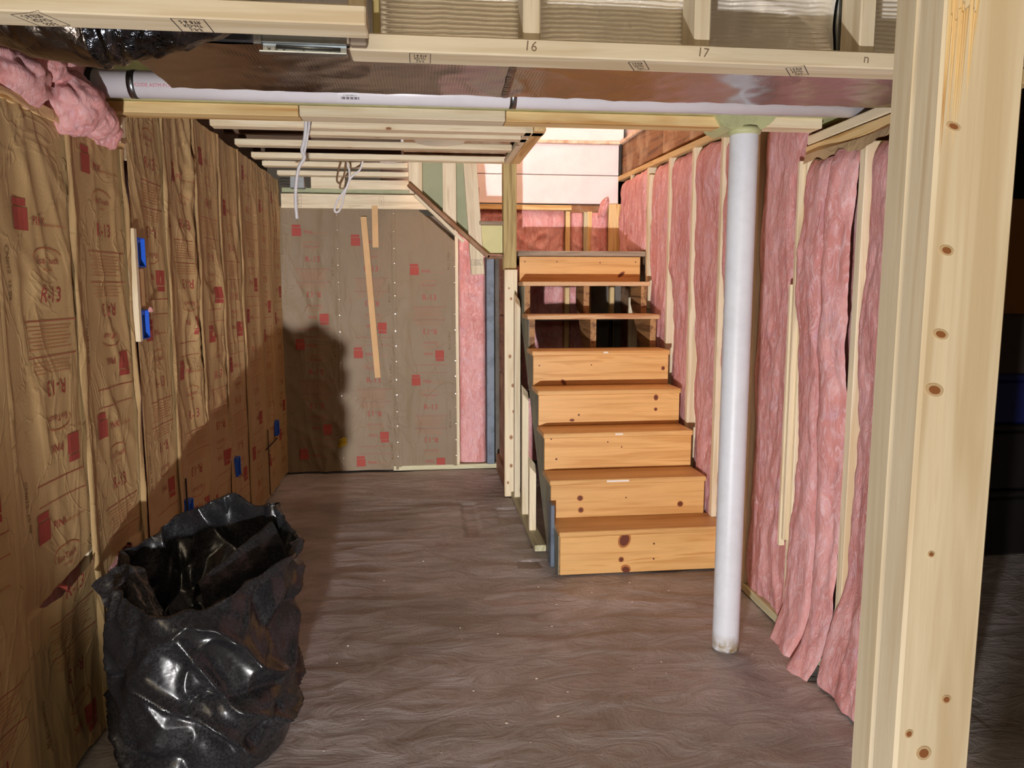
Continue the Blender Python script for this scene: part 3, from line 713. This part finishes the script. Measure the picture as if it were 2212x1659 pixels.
for x, z, rx, rz in ((.521, 1.606, .005, .0022), (.523, 1.486, .005, .003), (.523, 1.402, .0055, .003), (.5205, 1.345, .0065, .004), (.538, .944, .0055, .005), (.527, .884, .004, .004), (.517, .790, .008, .006), (.540, .755, .0055, .007), (.560, 1.005, .0035, .003), (.519, .968, .003, .003), (.530, 1.17, .0025, .002)):
    knot(first, x, z, rx, rz, .3)
for x, z, r in ((.585, 1.44, .004), (.60, 1.37, .006), (.628, 1.19, .006), (.592, .98, .008), (.612, .78, .008), (.618, .60, .007), (.60, .42, .009), (.60, .22, .008), (.578, .10, .006)):
    knot(pst, x, z, r, r*1.3, 0, 5.1447)
pr = Print(); pr.add(textgeo('doorside', .014), .531, .762, .02, 1.3); pr.lay('blue_ink_writing', pf, INKB, first, None, .0014)
pr = Print(); pr.add(textgeo('– -', .012), .565, 1.728, .02, 1.3); pr.lay('blue_ink_writing', pf, INKB, first, None, .0014)
# torn fibres at the top of the near stud: shallow ridges
tm = []
for k in range(46):
    x = .508+random.random()*.030; L = .05+.13*random.random()*(1-(x-.508)/.035); z1 = 1.80-random.random()*.10
    tm.append((x, z1, L))
bm = bmesh.new()
for x, z1, L in tm:
    w = .0008+random.random()*.0012; h = .0012+random.random()*.0016
    a = bm.verts.new((x-w, .7198, z1)); b = bm.verts.new((x+w, .7198, z1)); c = bm.verts.new((x, .7198-h, z1)); d = bm.verts.new((x+random.uniform(-.001, .001), .7199, z1-L))
    bm.faces.new((a, c, d)); bm.faces.new((c, b, d)); bm.faces.new((a, b, c))
o = frombm('torn_wood_fibres', bm, PINE_Y[2], first, wl(first, (0, 0, 0))); o['kind'] = 'stuff'

# ------------------------------------------------------------------ kraft faced batts
def kraft_surface(seed, ya, yb, amp, kind):
    def d(y, z):
        e = min(y-ya, yb-y); w = yb-ya
        t = sstep(0, .05, e)
        q = N3(y*1.4+seed*7, z*.35, seed)*.35
        m = .35+.65*sstep(-.1, .35, N3(y*2+seed*3, z*1.1, seed*9))
        folds = m*rid2((y+q*.25)*4+seed, z*.5, seed*3)*.011+m*rid2((y-q*.3)*6+seed*2+z*1.6, z*1.6+3-y, 5)*.007
        cr = m*rid2(y*2.5+seed*5, z*3.5+y*2, seed)*.005+N3(y*6, z*3, seed*2)*.004+N3(y*18, z*12, seed*4)*.0010
        rip = .010*max(0, 1-abs(e-.012-.006*N3(z*2.5, seed, 0))/.007)
        return -.012*math.sin(math.pi*min(1, max(0, (y-ya)/w)))+amp*t*(folds+cr)+rip*(.5+.5*N3(z*3, seed, 4))
    return d
def printed(seed, P, u0, uc, z0, z1, parent, hw=1.0, off=0.0, cell=.02, codeu=None):
    red = Print(); fnt = Print(); z = z1-.06-off; k = seed % 2
    T = lambda s, sz: textgeo(s, sz)
    while z > z0-.6:
        def put(P_, geo, du, dz, rot=0, sx=1, sy=1):
            if z0+.03 < z+dz < z1-.03: P_.add(geo, uc+du*hw, z+dz, rot, sx*hw, sy)
        put(red, rectgeo(.066, .020), -.09, .034); put(red, rectgeo(.072, .060), -.088, -.010); put(red, T('PINK', .034), .005, -.012); put(fnt, T('FIBERGLAS INSULATION', .010), .095, -.018)
        put(red, T('EcoTouch', .027), .03, -.118); put(fnt, ringgeo(.075, .030, .003, .3, 3.6), .03, -.110); put(fnt, T('Insulation', .013), .03, -.142)
        put(red, T('R-13', .062), .03, -.215)
        put(red, rectgeo(.27, .0025), .03, -.285)
        for i in range(7): put(fnt, rectgeo(.24-.03*(i % 3), .0016), .02, -.300-.0105*i)
        put(red, rectgeo(.27, .0025), .03, -.385)
        for i in range(4): put(fnt, rectgeo(.22-.03*(i % 2), .0014), .02, -.40-.0105*i)
        put(red, T('R-13', .062), .03, -.475, math.pi)
        put(red, T('EcoTouch', .027), .03, -.565, math.pi); put(fnt, ringgeo(.075, .030, .003, 3.5, 6.7), .03, -.572)
        put(red, rectgeo(.066, .020), .11, -.699); put(red, rectgeo(.072, .060), .108, -.655); put(red, T('PINK', .034), .015, -.650, math.pi)
        put(red, rectgeo(.27, .0025), .03, -.74); put(red, rectgeo(.27, .002), .03, -.80)
        z -= .86
    out = []
    for nm, p, mt, e in (('red_print', red, RED, .0017), ('faint_print', fnt, REDF, .0016)):
        if len(p.bm.verts): out.append(p.lay(nm, P, mt, parent, cell, e))
    cd = Print(); zz = z1-.25-.2*(seed % 3)
    while zz > z0+.1:
        cd.add(textgeo('CN#12  15 08', .024), codeu if codeu else u0, zz, -math.pi/2); zz -= .62
    cd.lay('date_code', P, CODE, parent, cell, .0016)
KG = 'kraft faced insulation batts on the left wall'
kb = [ # ya, yb, z0, z1, amp, offset, label
 (1.62, 2.062, .02, 1.935, .8, .30, 'cut off kraft faced batt at the very left edge of the picture'),
 (2.062, 2.497, .02, 1.935, 1.0, .235, 'wide kraft faced batt at far left, soft shadow edge running down it'),
 (2.497, 2.930, .03, 1.930, 1.1, .02, 'kraft faced batt left of the white stud, torn open near its foot'),
 (2.985, 3.375, .02, 2.22, 1.3, .02, 'kraft faced batt directly right of the two upper blue outlet boxes'),
 (3.375, 3.815, .02, 2.22, 1.9, .22, 'kraft faced batt with the deepest vertical folds, mid left wall'),
 (3.815, 4.25, .02, 2.235, 1.5, .10, 'kraft faced batt with a pale torn slot, fifth from the left'),
 (4.25, 4.70, .02, 2.235, 1.1, .30, 'kraft faced batt beside the low middle blue outlet box'),
 (4.70, 5.20, .02, 2.24, 1.0, .05, 'kraft faced batt third from the far left corner'),
 (5.20, 5.60, .02, 2.24, .9, .2, 'kraft faced batt next to the farthest blue outlet box'),
 (5.60, 6.04, .02, 2.24, .8, .1, 'kraft faced batt in the far left corner')]
XK = -1.050
for i, (ya, yb, z0, z1, amp, off, lab) in enumerate(kb):
    d = kraft_surface(i+1, ya, yb, amp, 0)
    tear = {1: ((2.159, .565), (2.497, .625)), 2: ((2.497, .47), (2.80, .54))}.get(i)
    cs = .011 if i < 5 else .014
    nu = max(8, int((yb-ya)/cs)); nv = int((z1-z0)/cs)
    trow = {}
    def tearz(y):
        (y1, za), (y2, zb) = tear; t = (y-y1)/(y2-y1)
        return (za+(zb-za)*t+.008*N3(y*30, 0, 0)) if 0 <= t <= 1 else None
    def tg(y):
        (y1, za), (y2, zb) = tear; t = (y-y1)/(y2-y1); return (.014 if i == 1 else .030)*math.sin(math.pi*max(0.001, min(.999, t)))**.8
    K = round(((tear[0][1]+tear[1][1])/2-z0)/(z1-z0)*nv) if tear else 0
    def f(u, v):
        y = ya+(yb-ya)*u; z = z0+(z1-z0)*v; lift = 0
        if tear:
            (y1, za), (y2, zb) = tear; yc = max(y1, min(y2, y)); tz = za+(zb-za)*(yc-y1)/(y2-y1)+.008*N3(yc*30, 0, 0); g = tg(yc); row = round(v*nv)
            if row <= K: z = z0+(tz-g-z0)*row/K; lift = .020*max(0, 1-(tz-z)/.14)*min(1, g/.01)
            else: z = tz+.0005+(z1-tz)*(row-K-1)/(nv-K-1); lift = -.008*max(0, 1-(z-tz)/.08)
        if z < .12: z = z+.02*N3(y*8, i, 0)*(1-z/.12)
        return (XK+d(y, z)+lift, y, z)
    def skip(a, b):
        return b == K and tear[0][0] <= ya+(yb-ya)*(a+.5)/nu <= tear[1][0]
    root = empty('kraft_insulation_batt', (XK, (ya+yb)/2, z0), lab, 'insulation', KG)
    grid('kraft_facing', f, nu, nv, KRAFT, root, True, skip if tear else None, (XK, (ya+yb)/2, z0))
    box('fiberglass_core', XK-.09, XK-.035, ya+.02, yb-.02, z0+.01, z1-.01, PINK, root, .01)
    P = (lambda d_: (lambda u, v, e: Vector((XK+d_(u, v)+e, u, v))))(d)
    if tear:
        (ty1, tza), (ty2, tzb) = tear
        def P(u, v, e, d_=d):
            tz = tearz(u); L = 0
            if tz is not None:
                g = tg(u); L = .018*max(0, 1-(tz-v)/.14)*min(1, g/.01) if v < tz else -.008*max(0, 1-(v-tz)/.08)
            return Vector((XK+d_(u, v)+L+e+.001, u, v))
    printed(i, P, ya+.05, (ya+yb)/2+.01, z0, z1, root, (yb-ya)/.44, off, .022 if i < 5 else .04, ya+.055)
    if i in (1, 2, 3, 4, 5, 6):   # folded stapling flange along the far edge
        def fl(u, v, yb_=yb, i_=i, z0_=z0, z1_=z1):
            z = z0_+(z1_-z0_)*v; w = .020+.008*N3(z*3, i_, 1); y = yb_-.028+w*u*1.6+.006*N3(z*1.7, i_, 7)
            return (XK+.006+.008*math.sin(math.pi*u)+.006*N3(z*4, u*2, i_)+.006*rid(z*2, i_, u), y, z)
        grid('stapling_flange', fl, 6, 110, KRAFT, root)

# ragged paper and torn kraft over the near top plate
def ragf(u, v):
    y = 1.6+1.33*u; zt = 1.950+.004*N3(y*6, 0, 0); zb = 1.925+.022*N3(y*4, 4, 0)+.010*N3(y*17, 2, 0)
    return (XK+.012+.01*N3(y*7, v, 2), y, zb+(zt-zb)*v)
o = grid('paper_flap', ragf, 110, 5, mk_kraft('pale_kraft_edge', S(214, 178, 130), S(198, 160, 112)), None, True, None, (XK, 2.2, 1.93)); tag(o, 'pale ragged kraft edge lapped over the near top plate', 'paper')

# back wall batts
XB = 6.0
kbb = [(-1.07, -.620, .01, 2.05, 'far wall kraft batt in the left corner, heavily wrinkled'),
       (-.620, -.197, .01, 2.05, 'far wall kraft batt in the middle, with two tan strips on it'),
       (-.197, .262, .03, 2.05, 'far wall kraft batt on the right beside the pink strip')]
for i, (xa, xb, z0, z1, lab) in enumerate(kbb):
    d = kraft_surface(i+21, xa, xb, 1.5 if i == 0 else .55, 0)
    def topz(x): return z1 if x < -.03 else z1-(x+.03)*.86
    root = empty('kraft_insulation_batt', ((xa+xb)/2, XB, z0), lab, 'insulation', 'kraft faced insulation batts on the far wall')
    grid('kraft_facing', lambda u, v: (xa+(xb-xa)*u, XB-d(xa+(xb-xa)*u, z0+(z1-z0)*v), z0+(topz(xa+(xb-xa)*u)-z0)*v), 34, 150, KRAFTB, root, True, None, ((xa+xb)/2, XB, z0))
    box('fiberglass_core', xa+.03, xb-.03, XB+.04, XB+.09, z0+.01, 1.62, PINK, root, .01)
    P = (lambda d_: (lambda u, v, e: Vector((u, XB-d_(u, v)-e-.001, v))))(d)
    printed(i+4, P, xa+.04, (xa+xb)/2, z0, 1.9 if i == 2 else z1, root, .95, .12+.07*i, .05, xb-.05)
    for k in range(16):
        z = .1+k*.125+random.random()*.03
        if i == 2 and z > 1.65: continue
        box('staple', xb-.008, xb-.002, XB-.016, XB-.013, z, z+.006, STAPLE, root, 0)
for (pa, pb, lab) in (((-.426, 1.975), (-.345, .748), 'long tan strip leaning on the far kraft wall'), ((-.341, 2.06), (-.341, 1.747), 'short tan strip hanging at the top of the far kraft wall')):
    o = board('tan_strip', (pa[0], XB-.022, pa[1]), (pb[0], XB-.022, pb[1]), .045, .003, TAPEK, None, (1, 0, 0)); tag(o, lab, 'strip')

# ------------------------------------------------------------------ pink batts
def pink_batt(i, ya, yb, zb, zt, lab, far=None, near=None, bulge=None, extra=None, zf=None):
    """far/near: lists of (z, recess) at the two edges; returns the batt"""
    def interp(L, z, dflt):
        if not L: return dflt
        if z <= L[0][0]: return L[0][1]
        for (a, p), (b, q) in zip(L, L[1:]):
            if a <= z <= b: t = (z-a)/(b-a); t = t*t*(3-2*t); return p+(q-p)*t
        return L[-1][1]
    cy = (ya+yb)/2; og = (XR(cy)+.05, cy, zb)
    def f(u, v):
        y = ya+(yb-ya)*u; top = zt if zf is None else zf(y); z = zb+(top-zb)*v
        rf = interp(far, z, .012); rn = interp(near, z, .006)
        e1 = (yb-y); e0 = (y-ya)
        rec = rf*.8*math.exp(-e1/.08)+rn*math.exp(-e0/.04)
        edge = .012*math.exp(-min(e1, e0)/.007)
        n = .016*N3(y*3+i, z*1.3, i*5)+.010*N3(y*9, z*4, i)+.006*N3(y*24, z*10, i*2)+.0035*N3(y*60, z*26, i)
        n += .010*rid(y*4+i*3, z*1.5, i)-.008*rid(y*7, z*2.6+4, i)
        b = bulge(y, z) if bulge else 0
        tp = .03*math.exp(-(top-z)/.03)+.012*math.exp(-(z-zb)/.02)
        return (XR(y)+.004+rec+edge-n-b+tp, y+.004*N3(z*9, i, u*3), z+.012*N3(y*14, z*2, 3)*(v if v > .9 else 0))
    root = empty('pink_insulation_batt', og, lab, 'insulation', 'pink fiberglass batts in the right wall')
    grid('fiberglass_face', f, max(12, int((yb-ya)/.009)), int((zt-zb)/.012), PINK, root, True, None, og)
    box('fiberglass_core', XR(cy)+.055, XR(cy)+.085, ya+.01, yb-.01, zb+.02, zt-.05, PINK, root, .01)
    return root
pink_batt(1, 2.10, 2.496, .0, 1.925, 'nearest pink batt, half hidden behind the pale doorway post',
          far=[(.1, .0), (.35, .02), (.6, .045), (1.0, .055), (1.25, .02), (1.5, .035), (1.9, .03)],
          bulge=lambda y, z: .07*max(0, 1-z/.42)*sstep(2.1, 2.3, y)+.015)
pink_batt(2, 2.534, 2.906, -.02, 1.93, 'loose pink batt spilling over the sill, right of the wooden nailer strip',
          far=[(0, .0), (.2, .0), (.45, .012), (.62, .045), (.95, .038), (1.05, .03), (1.2, .022), (1.4, .005), (1.9, .01)],
          near=[(0, .0), (.3, .01), (1.3, .01), (1.9, .0)],
          bulge=lambda y, z: .018+.075*math.exp(-z/.12)+.03*math.exp(-((y-2.62)/.05)**2)-.035*math.exp(-((y-2.70)/.018)**2)+.02*math.exp(-((z-1.5)/.3)**2))
pink_batt(3, 2.944, 3.361, .03, 2.16, 'smooth pink batt beside the column with its shadow edge on it', far=[(0, .02), (2.2, .02)], near=[(0, .01), (.4, .012), (2.2, .014)])
pink_batt(4, 3.399, 3.806, .03, 2.19, 'pink batt hidden mostly behind the white column', far=[(0, .035), (.8, .04), (1.3, .03), (1.6, .012), (2.2, .012)])
pink_batt(5, 3.844, 4.249, .03, 2.21, 'pink batt with a torn ball of fluff at its top, left of the column', far=[(0, .06), (.6, .07), (1.0, .065), (1.25, .04), (1.45, .01), (2.2, .008)],
          bulge=lambda y, z: .035*math.exp(-(((y-3.95)/.10)**2+((z-2.02)/.12)**2)))
pink_batt(6, 4.287, 4.691, .03, 2.225, 'pink batt above the middle steps', far=[(0, .055), (.9, .06), (1.2, .055), (1.45, .03), (1.6, .008), (2.3, .01)])
pink_batt(7, 4.729, 5.12, .03, 2.24, 'pink batt beside the open risers', far=[(0, .01), (2.3, .012)])
pink_batt(8, 5.22, 6.00, 1.70, 2.25, 'tall pink batt at the landing corner with a torn pocket', far=[(1.6, .03), (2.3, .02)],
          bulge=lambda y, z: .02+.03*math.exp(-(((y-5.62)/.05)**2+((z-1.76)/.07)**2))-.045*math.exp(-(((y-5.70)/.03)**2+((z-1.76)/.06)**2)))
def pink_back(i, xa, xb, zb, zt, lab, y0=6.03, bulge=None, lean=0, name='pink_insulation_batt'):
    og = ((xa+xb)/2, y0, zb)
    def f(u, v):
        x = xa+(xb-xa)*u; z = zb+(zt-zb)*v; e = min(x-xa, xb-x)
        n = .012*N3(x*4+i, z*3, i*5)+.010*N3(x*11, z*9, i)+.006*N3(x*28, z*24, i*2)+.010*rid(x*5+i*3, z*5, i)
        b = bulge(x, z) if bulge else 0
        return (x+lean*v, y0+.035*math.exp(-max(e, 0)/.012)+.02*math.exp(-(zt-z)/.015)-n-b, z)
    root = empty(name, og, lab, 'insulation', 'pink fiberglass pieces on the far wall')
    grid('fiberglass_face', f, max(12, int((xb-xa)/.009)), max(12, int((zt-zb)/.012)), PINK, root, True, None, og)
    return root
pink_back(31, .292, .500, .045, 1.93, 'tall narrow pink batt between the far kraft wall and blue grey stud', 6.03)
pink_back(32, .45, 1.132, 1.68, 2.045, 'wide pink batt at the back of the stair landing', 6.04)
pink_back(33, 1.178, 1.285, 1.68, 2.03, 'small narrow pink batt right of the pine stud on the landing wall', 6.04)
pink_back(34, 1.335, 1.475, 1.68, 2.03, 'lumpy pink batt at the landing, under the loose pink tuft', 6.03, lambda x, z: .02)
pink_back(35, .74, 1.135, .04, 1.62, 'shaded pink batt left part of the wall under the landing', 6.06)
pink_back(36, 1.175, 1.31, .04, 1.62, 'shaded pink batt right part of the wall under the landing', 6.06)
# loose fluff lumps
def fluff(name, c, r, mat, label, cat='insulation', seed=0, parent=None, tw=0):
    bm = bmesh.new(); bmesh.ops.create_icosphere(bm, subdivisions=5, radius=1)
    for v in bm.verts:
        p = v.co.copy(); n = .24*N3(p.x*1.4+seed, p.y*1.4, p.z*1.4)+.08*N3(p.x*3.2+seed, p.y*3.2, p.z*3.2)-.10*rid(p.x*1.2, p.y*1.2+seed, p.z*1.2)+.03*N3(p.x*10, p.y*10, p.z*10+seed)
        q = p*(1+n); a = tw; q = Vector((q.x*r[0], q.y*r[1], q.z*r[2]))
        v.co = Vector((q.x*math.cos(a)-q.z*math.sin(a), q.y, q.x*math.sin(a)+q.z*math.cos(a)))
    o = frombm(name, bm, mat, parent, wl(parent, c) if parent else c, True)
    if not parent: tag(o, label, cat)
    return o
fluff('pink_insulation_tuft', (1.43, 6.0, 2.065), (.035, .03, .085), PINK, 'loose pink tuft poking above the landing wall plate', seed=3, tw=-.35)
ptl = empty('pink_insulation_roll', (-1.0, 2.3, 2.0), 'crumpled pink insulation stuffed on top of the near left wall', 'insulation')
for c, r, s_, t_ in (((-1.12, 1.95, 2.06), (.12, .36, .10), 1, 0), ((-1.09, 2.25, 2.015), (.10, .17, .09), 2, .2), ((-1.045, 2.36, 2.07), (.05, .10, .05), 3, .6),
                     ((-1.03, 2.50, 1.995), (.085, .10, .095), 4, .3), ((-1.01, 2.62, 1.975), (.065, .08, .07), 5, .2), ((-1.02, 2.74, 1.955), (.045, .06, .05), 6, .1), ((-1.10, 2.55, 2.10), (.08, .3, .09), 7, 0)):
    fluff('crumpled_piece', c, r, PINK, None, seed=s_*3.3, parent=ptl, tw=t_)

# wooden nailer strip and scraps in front of the stud
ns = empty('nailer_strip', (1.5, 2.95, .9), 'narrow doubled wooden strip nailed in front of a stud on the right wall', 'lumber')
box('strip', 1.478, 1.502, 2.948, 2.966, .37, 1.46, PINE, ns, .002)
box('strip', 1.484, 1.506, 2.928, 2.946, .40, 1.94, PINE, ns, .002)
kp = grid('paper_flap', lambda u, v: (1.488-.008*math.sin(u*9)-.01*v, 2.15+.74*u, 1.955-(.035+.022*N3(u*5, 1, 0)+.01*N3(u*16, 2, 0))*v), 60, 6, mk_kraft('pale_kraft_edge_r', S(200, 176, 140), S(180, 150, 110)), None, True, None, (1.49, 2.5, 1.94))
tag(kp, 'torn kraft paper edge under the right wall top plate', 'paper')
for (yy, zz, hh, lab) in ((3.806, .86, .05, ''), (2.906, .86, .06, '')):
    pass

# ------------------------------------------------------------------ blue outlet boxes
def outlet(y, z, h, w, lab, mirror=False, cutout=False, tall=False):
    root = empty('electrical_box', (XK+.02, y+w/2, z), lab, 'electrical box', 'blue outlet boxes in the left wall')
    x0, x1 = XK-.05, XK+.024; t = .004
    box('box_side', x0, x1, y, y+t, z, z+h, BLUEP, root, .001); box('box_side', x0, x1, y+w-t, y+w, z, z+h, BLUEP, root, .001)
    box('box_end', x0, x1, y, y+w, z, z+t, BLUEP, root, .001); box('box_end', x0, x1, y, y+w, z+h-t, z+h, BLUEP, root, .001)
    box('box_back', x0+.03, x0+.034, y+t, y+w-t, z+t, z+h-t, BLUED, root, 0)
    box('divider', x0+.03, x1-.006, y+w*.42, y+w*.42+.003, z+.01, z+h-.02, BLUED, root, 0)
    box('screw_tab', x0+.04, x1-.002, y+.006, y+w*.5, z+h-.018, z+h-.006, BLUEP, root, .001)
    return root
outlet(2.972, 1.522, .108, .076, 'upper of the two bright blue outlet boxes beside the white stud')
outlet(2.972, 1.257, .108, .076, 'lower of the two bright blue outlet boxes beside the white stud')
outlet(4.30, .40, .105, .07, 'blue outlet box low on the left wall, middle one in shadow')
outlet(5.49, .40, .105, .07, 'farthest blue outlet box, low near the far corner')
outlet(3.41, .41, .105, .06, 'low blue outlet box partly hidden behind the trash bag')
wc = empty('kraft_cutout', (XK, 2.98, 1.3), 'bare strip of stud and paper patch between the two upper blue boxes', 'cutout')
box('stud_edge', XK-.005, XK+.026, 2.935, 2.962, 1.25, 1.66, PINE, wc, .002)
box('paper_patch', XK-.002, XK+.014, 2.966, 3.045, 1.372, 1.518, TAPEK, wc, .001)
o = fluff('insulation_scrap', (XK+.03, 3.05, 1.365), (.008, .016, .012), PINK, 'white pink scrap at the top of the lower upright blue box', seed=9)
# T-shaped cut near the far low box
o = box('paper_slit', XK+.011, XK+.016, 5.12, 5.52, .375, .383, DARKV, None, 0); tag(o, 'dark horizontal knife slit low in the far kraft batts', 'slit')
o = box('paper_slit', XK+.011, XK+.016, 5.195, 5.203, .05, .50, DARKV, None, 0); tag(o, 'dark vertical knife slit low in the far kraft batts', 'slit')
o = box('paper_slit', XK+.014, XK+.019, 3.395, 3.405, .30, .62, DARKV, None, 0); tag(o, 'dark vertical knife slit above the box behind the trash bag', 'slit')

# ------------------------------------------------------------------ trash bag
BC = Vector((-.725, 2.42, 0))
def bag_r(th, z):
    # horizontal radius of the bag by angle and height
    c, s = math.cos(th), math.sin(th)
    rx = .315 if c > 0 else .255; ry = .34
    return 1/math.sqrt((c/rx)**2+(s/ry)**2)
def rim_z(th):
    c, s = math.cos(th), math.sin(th)
    return .612+.062*s+.055*math.exp(-((th-1.40)/.32)**2)+.045*math.exp(-((th-.80)/.22)**2)-.03*math.exp(-((th-2.6)/.5)**2)+.018*N3(c*3, s*3, 1)-.02*math.exp(-((th-4.9)/.6)**2)
NU, NV = 300, 210
def bagf(u, v):
    th = 2*math.pi*u; c, s = math.cos(th), math.sin(th); zt = rim_z(th); R0 = bag_r(th, 0)
    if v < .12:
        t = v/.12; r = R0*.86*t; z = .004+.0*t; k = t*.3; crease = 0
    elif v < .68:
        t = (v-.12)/.56; z = .004+(zt-.004)*t
        prof = .86+.17*math.sin(min(1, t*2.4)*math.pi/2)-.15*sstep(.35, 1.0, t)+.035*math.sin(t*9)*t
        r = R0*prof; k = min(1, t*5)
        if t < .06: z = .004+zt*t*.9
    else:
        t = (v-.68)/.32; q = t*1.0
        r = R0*(.88-.015*math.sin(min(1, t*6)*math.pi)-.10*t-.42*t*t); z = zt+.006*math.sin(min(1, t*10)*math.pi)-(zt-.20)*t**.85; k = .9
        if t > .8: z -= .0
    w = (c*1.5, s*1.5, z*2.2)
    q1 = N3(w[0]+3, w[1], w[2]*1.2)
    d = .032*q1+.010*N3(c*3+q1*1.5, s*3, z*5)+.002*N3(c*8, s*8, z*12)
    # diagonal sharp tension folds
    a1 = rid(c*1.2+z*1.2+q1*.6, s*1.2-z*.8, z*5.0+c*1.2+2); a2 = rid(c*2.4-z*2+5, s*2.4+z*2, z*6.5); a3 = 0
    d += .036*a1+.010*a2-.012
    d -= .030*rid2(c*.8+4, s*.8, z*4.5+q1)*(1 if v < .68 else .3)
    r2 = max(.0, r+d*k*(1.0 if v < .68 else .9))
    x = BC.x+c*r2+.02*(z/.6)*0; y = BC.y+s*r2+(.05*min(1, z/.55)**2)
    if v >= .12: x += .03*N3(z*4, 1, 0)*k*.8
    x = max(x, -1.012+.01*N3(s*3, z*9, 1))
    if v > .12: z += .012*N3(c*5, s*5, z*8)*k*(1 if v > .2 else 0)
    return (x, y, max(z, .003))
tb = empty('trash_bag', (BC.x, BC.y, 0), 'open dusty black plastic trash bag standing on the floor by the left wall', 'trash bag')
bg = grid('bag_skin', bagf, NU, NV, BAG, tb, True, None, (BC.x, BC.y, 0))
# fold of plastic lying over the mouth
def foldf(u, v):
    p = Vector((-.70, 2.36, .555)).lerp(Vector((-.52, 2.62, .650)), u)
    w = .028+.035*u; n = Vector((.6, -.45, .55)); dd = Vector((-.75, .5, .25)).normalized()
    q = p+dd*(v-.5)*w*2+Vector((0, 0, -1))*(abs(v-.5)*2)**1.6*(.07+.03*u)+Vector((0, 0, .012*N3(u*6, v*4, 2)))
    return (q.x, q.y, q.z-.012*(1-u))
grid('mouth_fold', foldf, 40, 18, BAG, tb, True, None, (BC.x, BC.y, 0))
def foldg(u, v):
    p = Vector((-.95, 2.40, .56)).lerp(Vector((-.80, 2.28, .40)), u)
    q = p+Vector((.10, .07, .02))*(v-.5)*(1.2-.4*u)+Vector((0, 0, .03*math.sin(v*math.pi)))+Vector((.01*N3(u*5, v*5, 0), 0, .012*N3(u*7, v*5, 4)))
    return tuple(q)
grid('mouth_fold', foldg, 30, 18, BAG, tb, True, None, (BC.x, BC.y, 0))

# ------------------------------------------------------------------ things in the dark room on the right
def tote(x, y, z, w, d, h, mat, lab, lidm=None):
    root = empty('storage_tote', (x+w/2, y+d/2, z), lab, 'storage bin')
    box('tote_body', x+.015, x+w-.015, y+.015, y+d-.015, z, z+h-.035, mat, root, .015)
    box('tote_lid', x, x+w, y, y+d, z+h-.035, z+h, lidm or mat, root, .01)
    return root
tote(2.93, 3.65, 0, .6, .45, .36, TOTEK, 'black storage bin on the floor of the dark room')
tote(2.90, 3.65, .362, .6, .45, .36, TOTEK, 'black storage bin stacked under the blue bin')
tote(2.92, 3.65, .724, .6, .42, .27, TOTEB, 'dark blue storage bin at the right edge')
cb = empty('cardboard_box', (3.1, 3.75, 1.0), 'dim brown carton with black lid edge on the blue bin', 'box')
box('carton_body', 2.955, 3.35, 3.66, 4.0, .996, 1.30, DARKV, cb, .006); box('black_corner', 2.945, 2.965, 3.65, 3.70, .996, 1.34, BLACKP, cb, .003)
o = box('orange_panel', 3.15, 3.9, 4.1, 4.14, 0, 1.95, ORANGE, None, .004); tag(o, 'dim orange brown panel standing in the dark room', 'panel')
# crumbs of drywall and sawdust
bm = bmesh.new()
for k in range(40):
    x = random.uniform(-.35, 1.35); y = random.uniform(2.2, 4.0); r = random.uniform(.0016, .0042)
    q = bmesh.ops.create_icosphere(bm, subdivisions=1, radius=r)
    for v in q['verts']: v.co = Vector((x+v.co.x*1.5, y+v.co.y, fz(x, y)+.001+v.co.z*.5))
o = frombm('sawdust_crumbs', bm, CHIP); tag(o, 'scattered tiny pale crumbs of sawdust and drywall on the concrete floor', 'debris', kind='stuff')
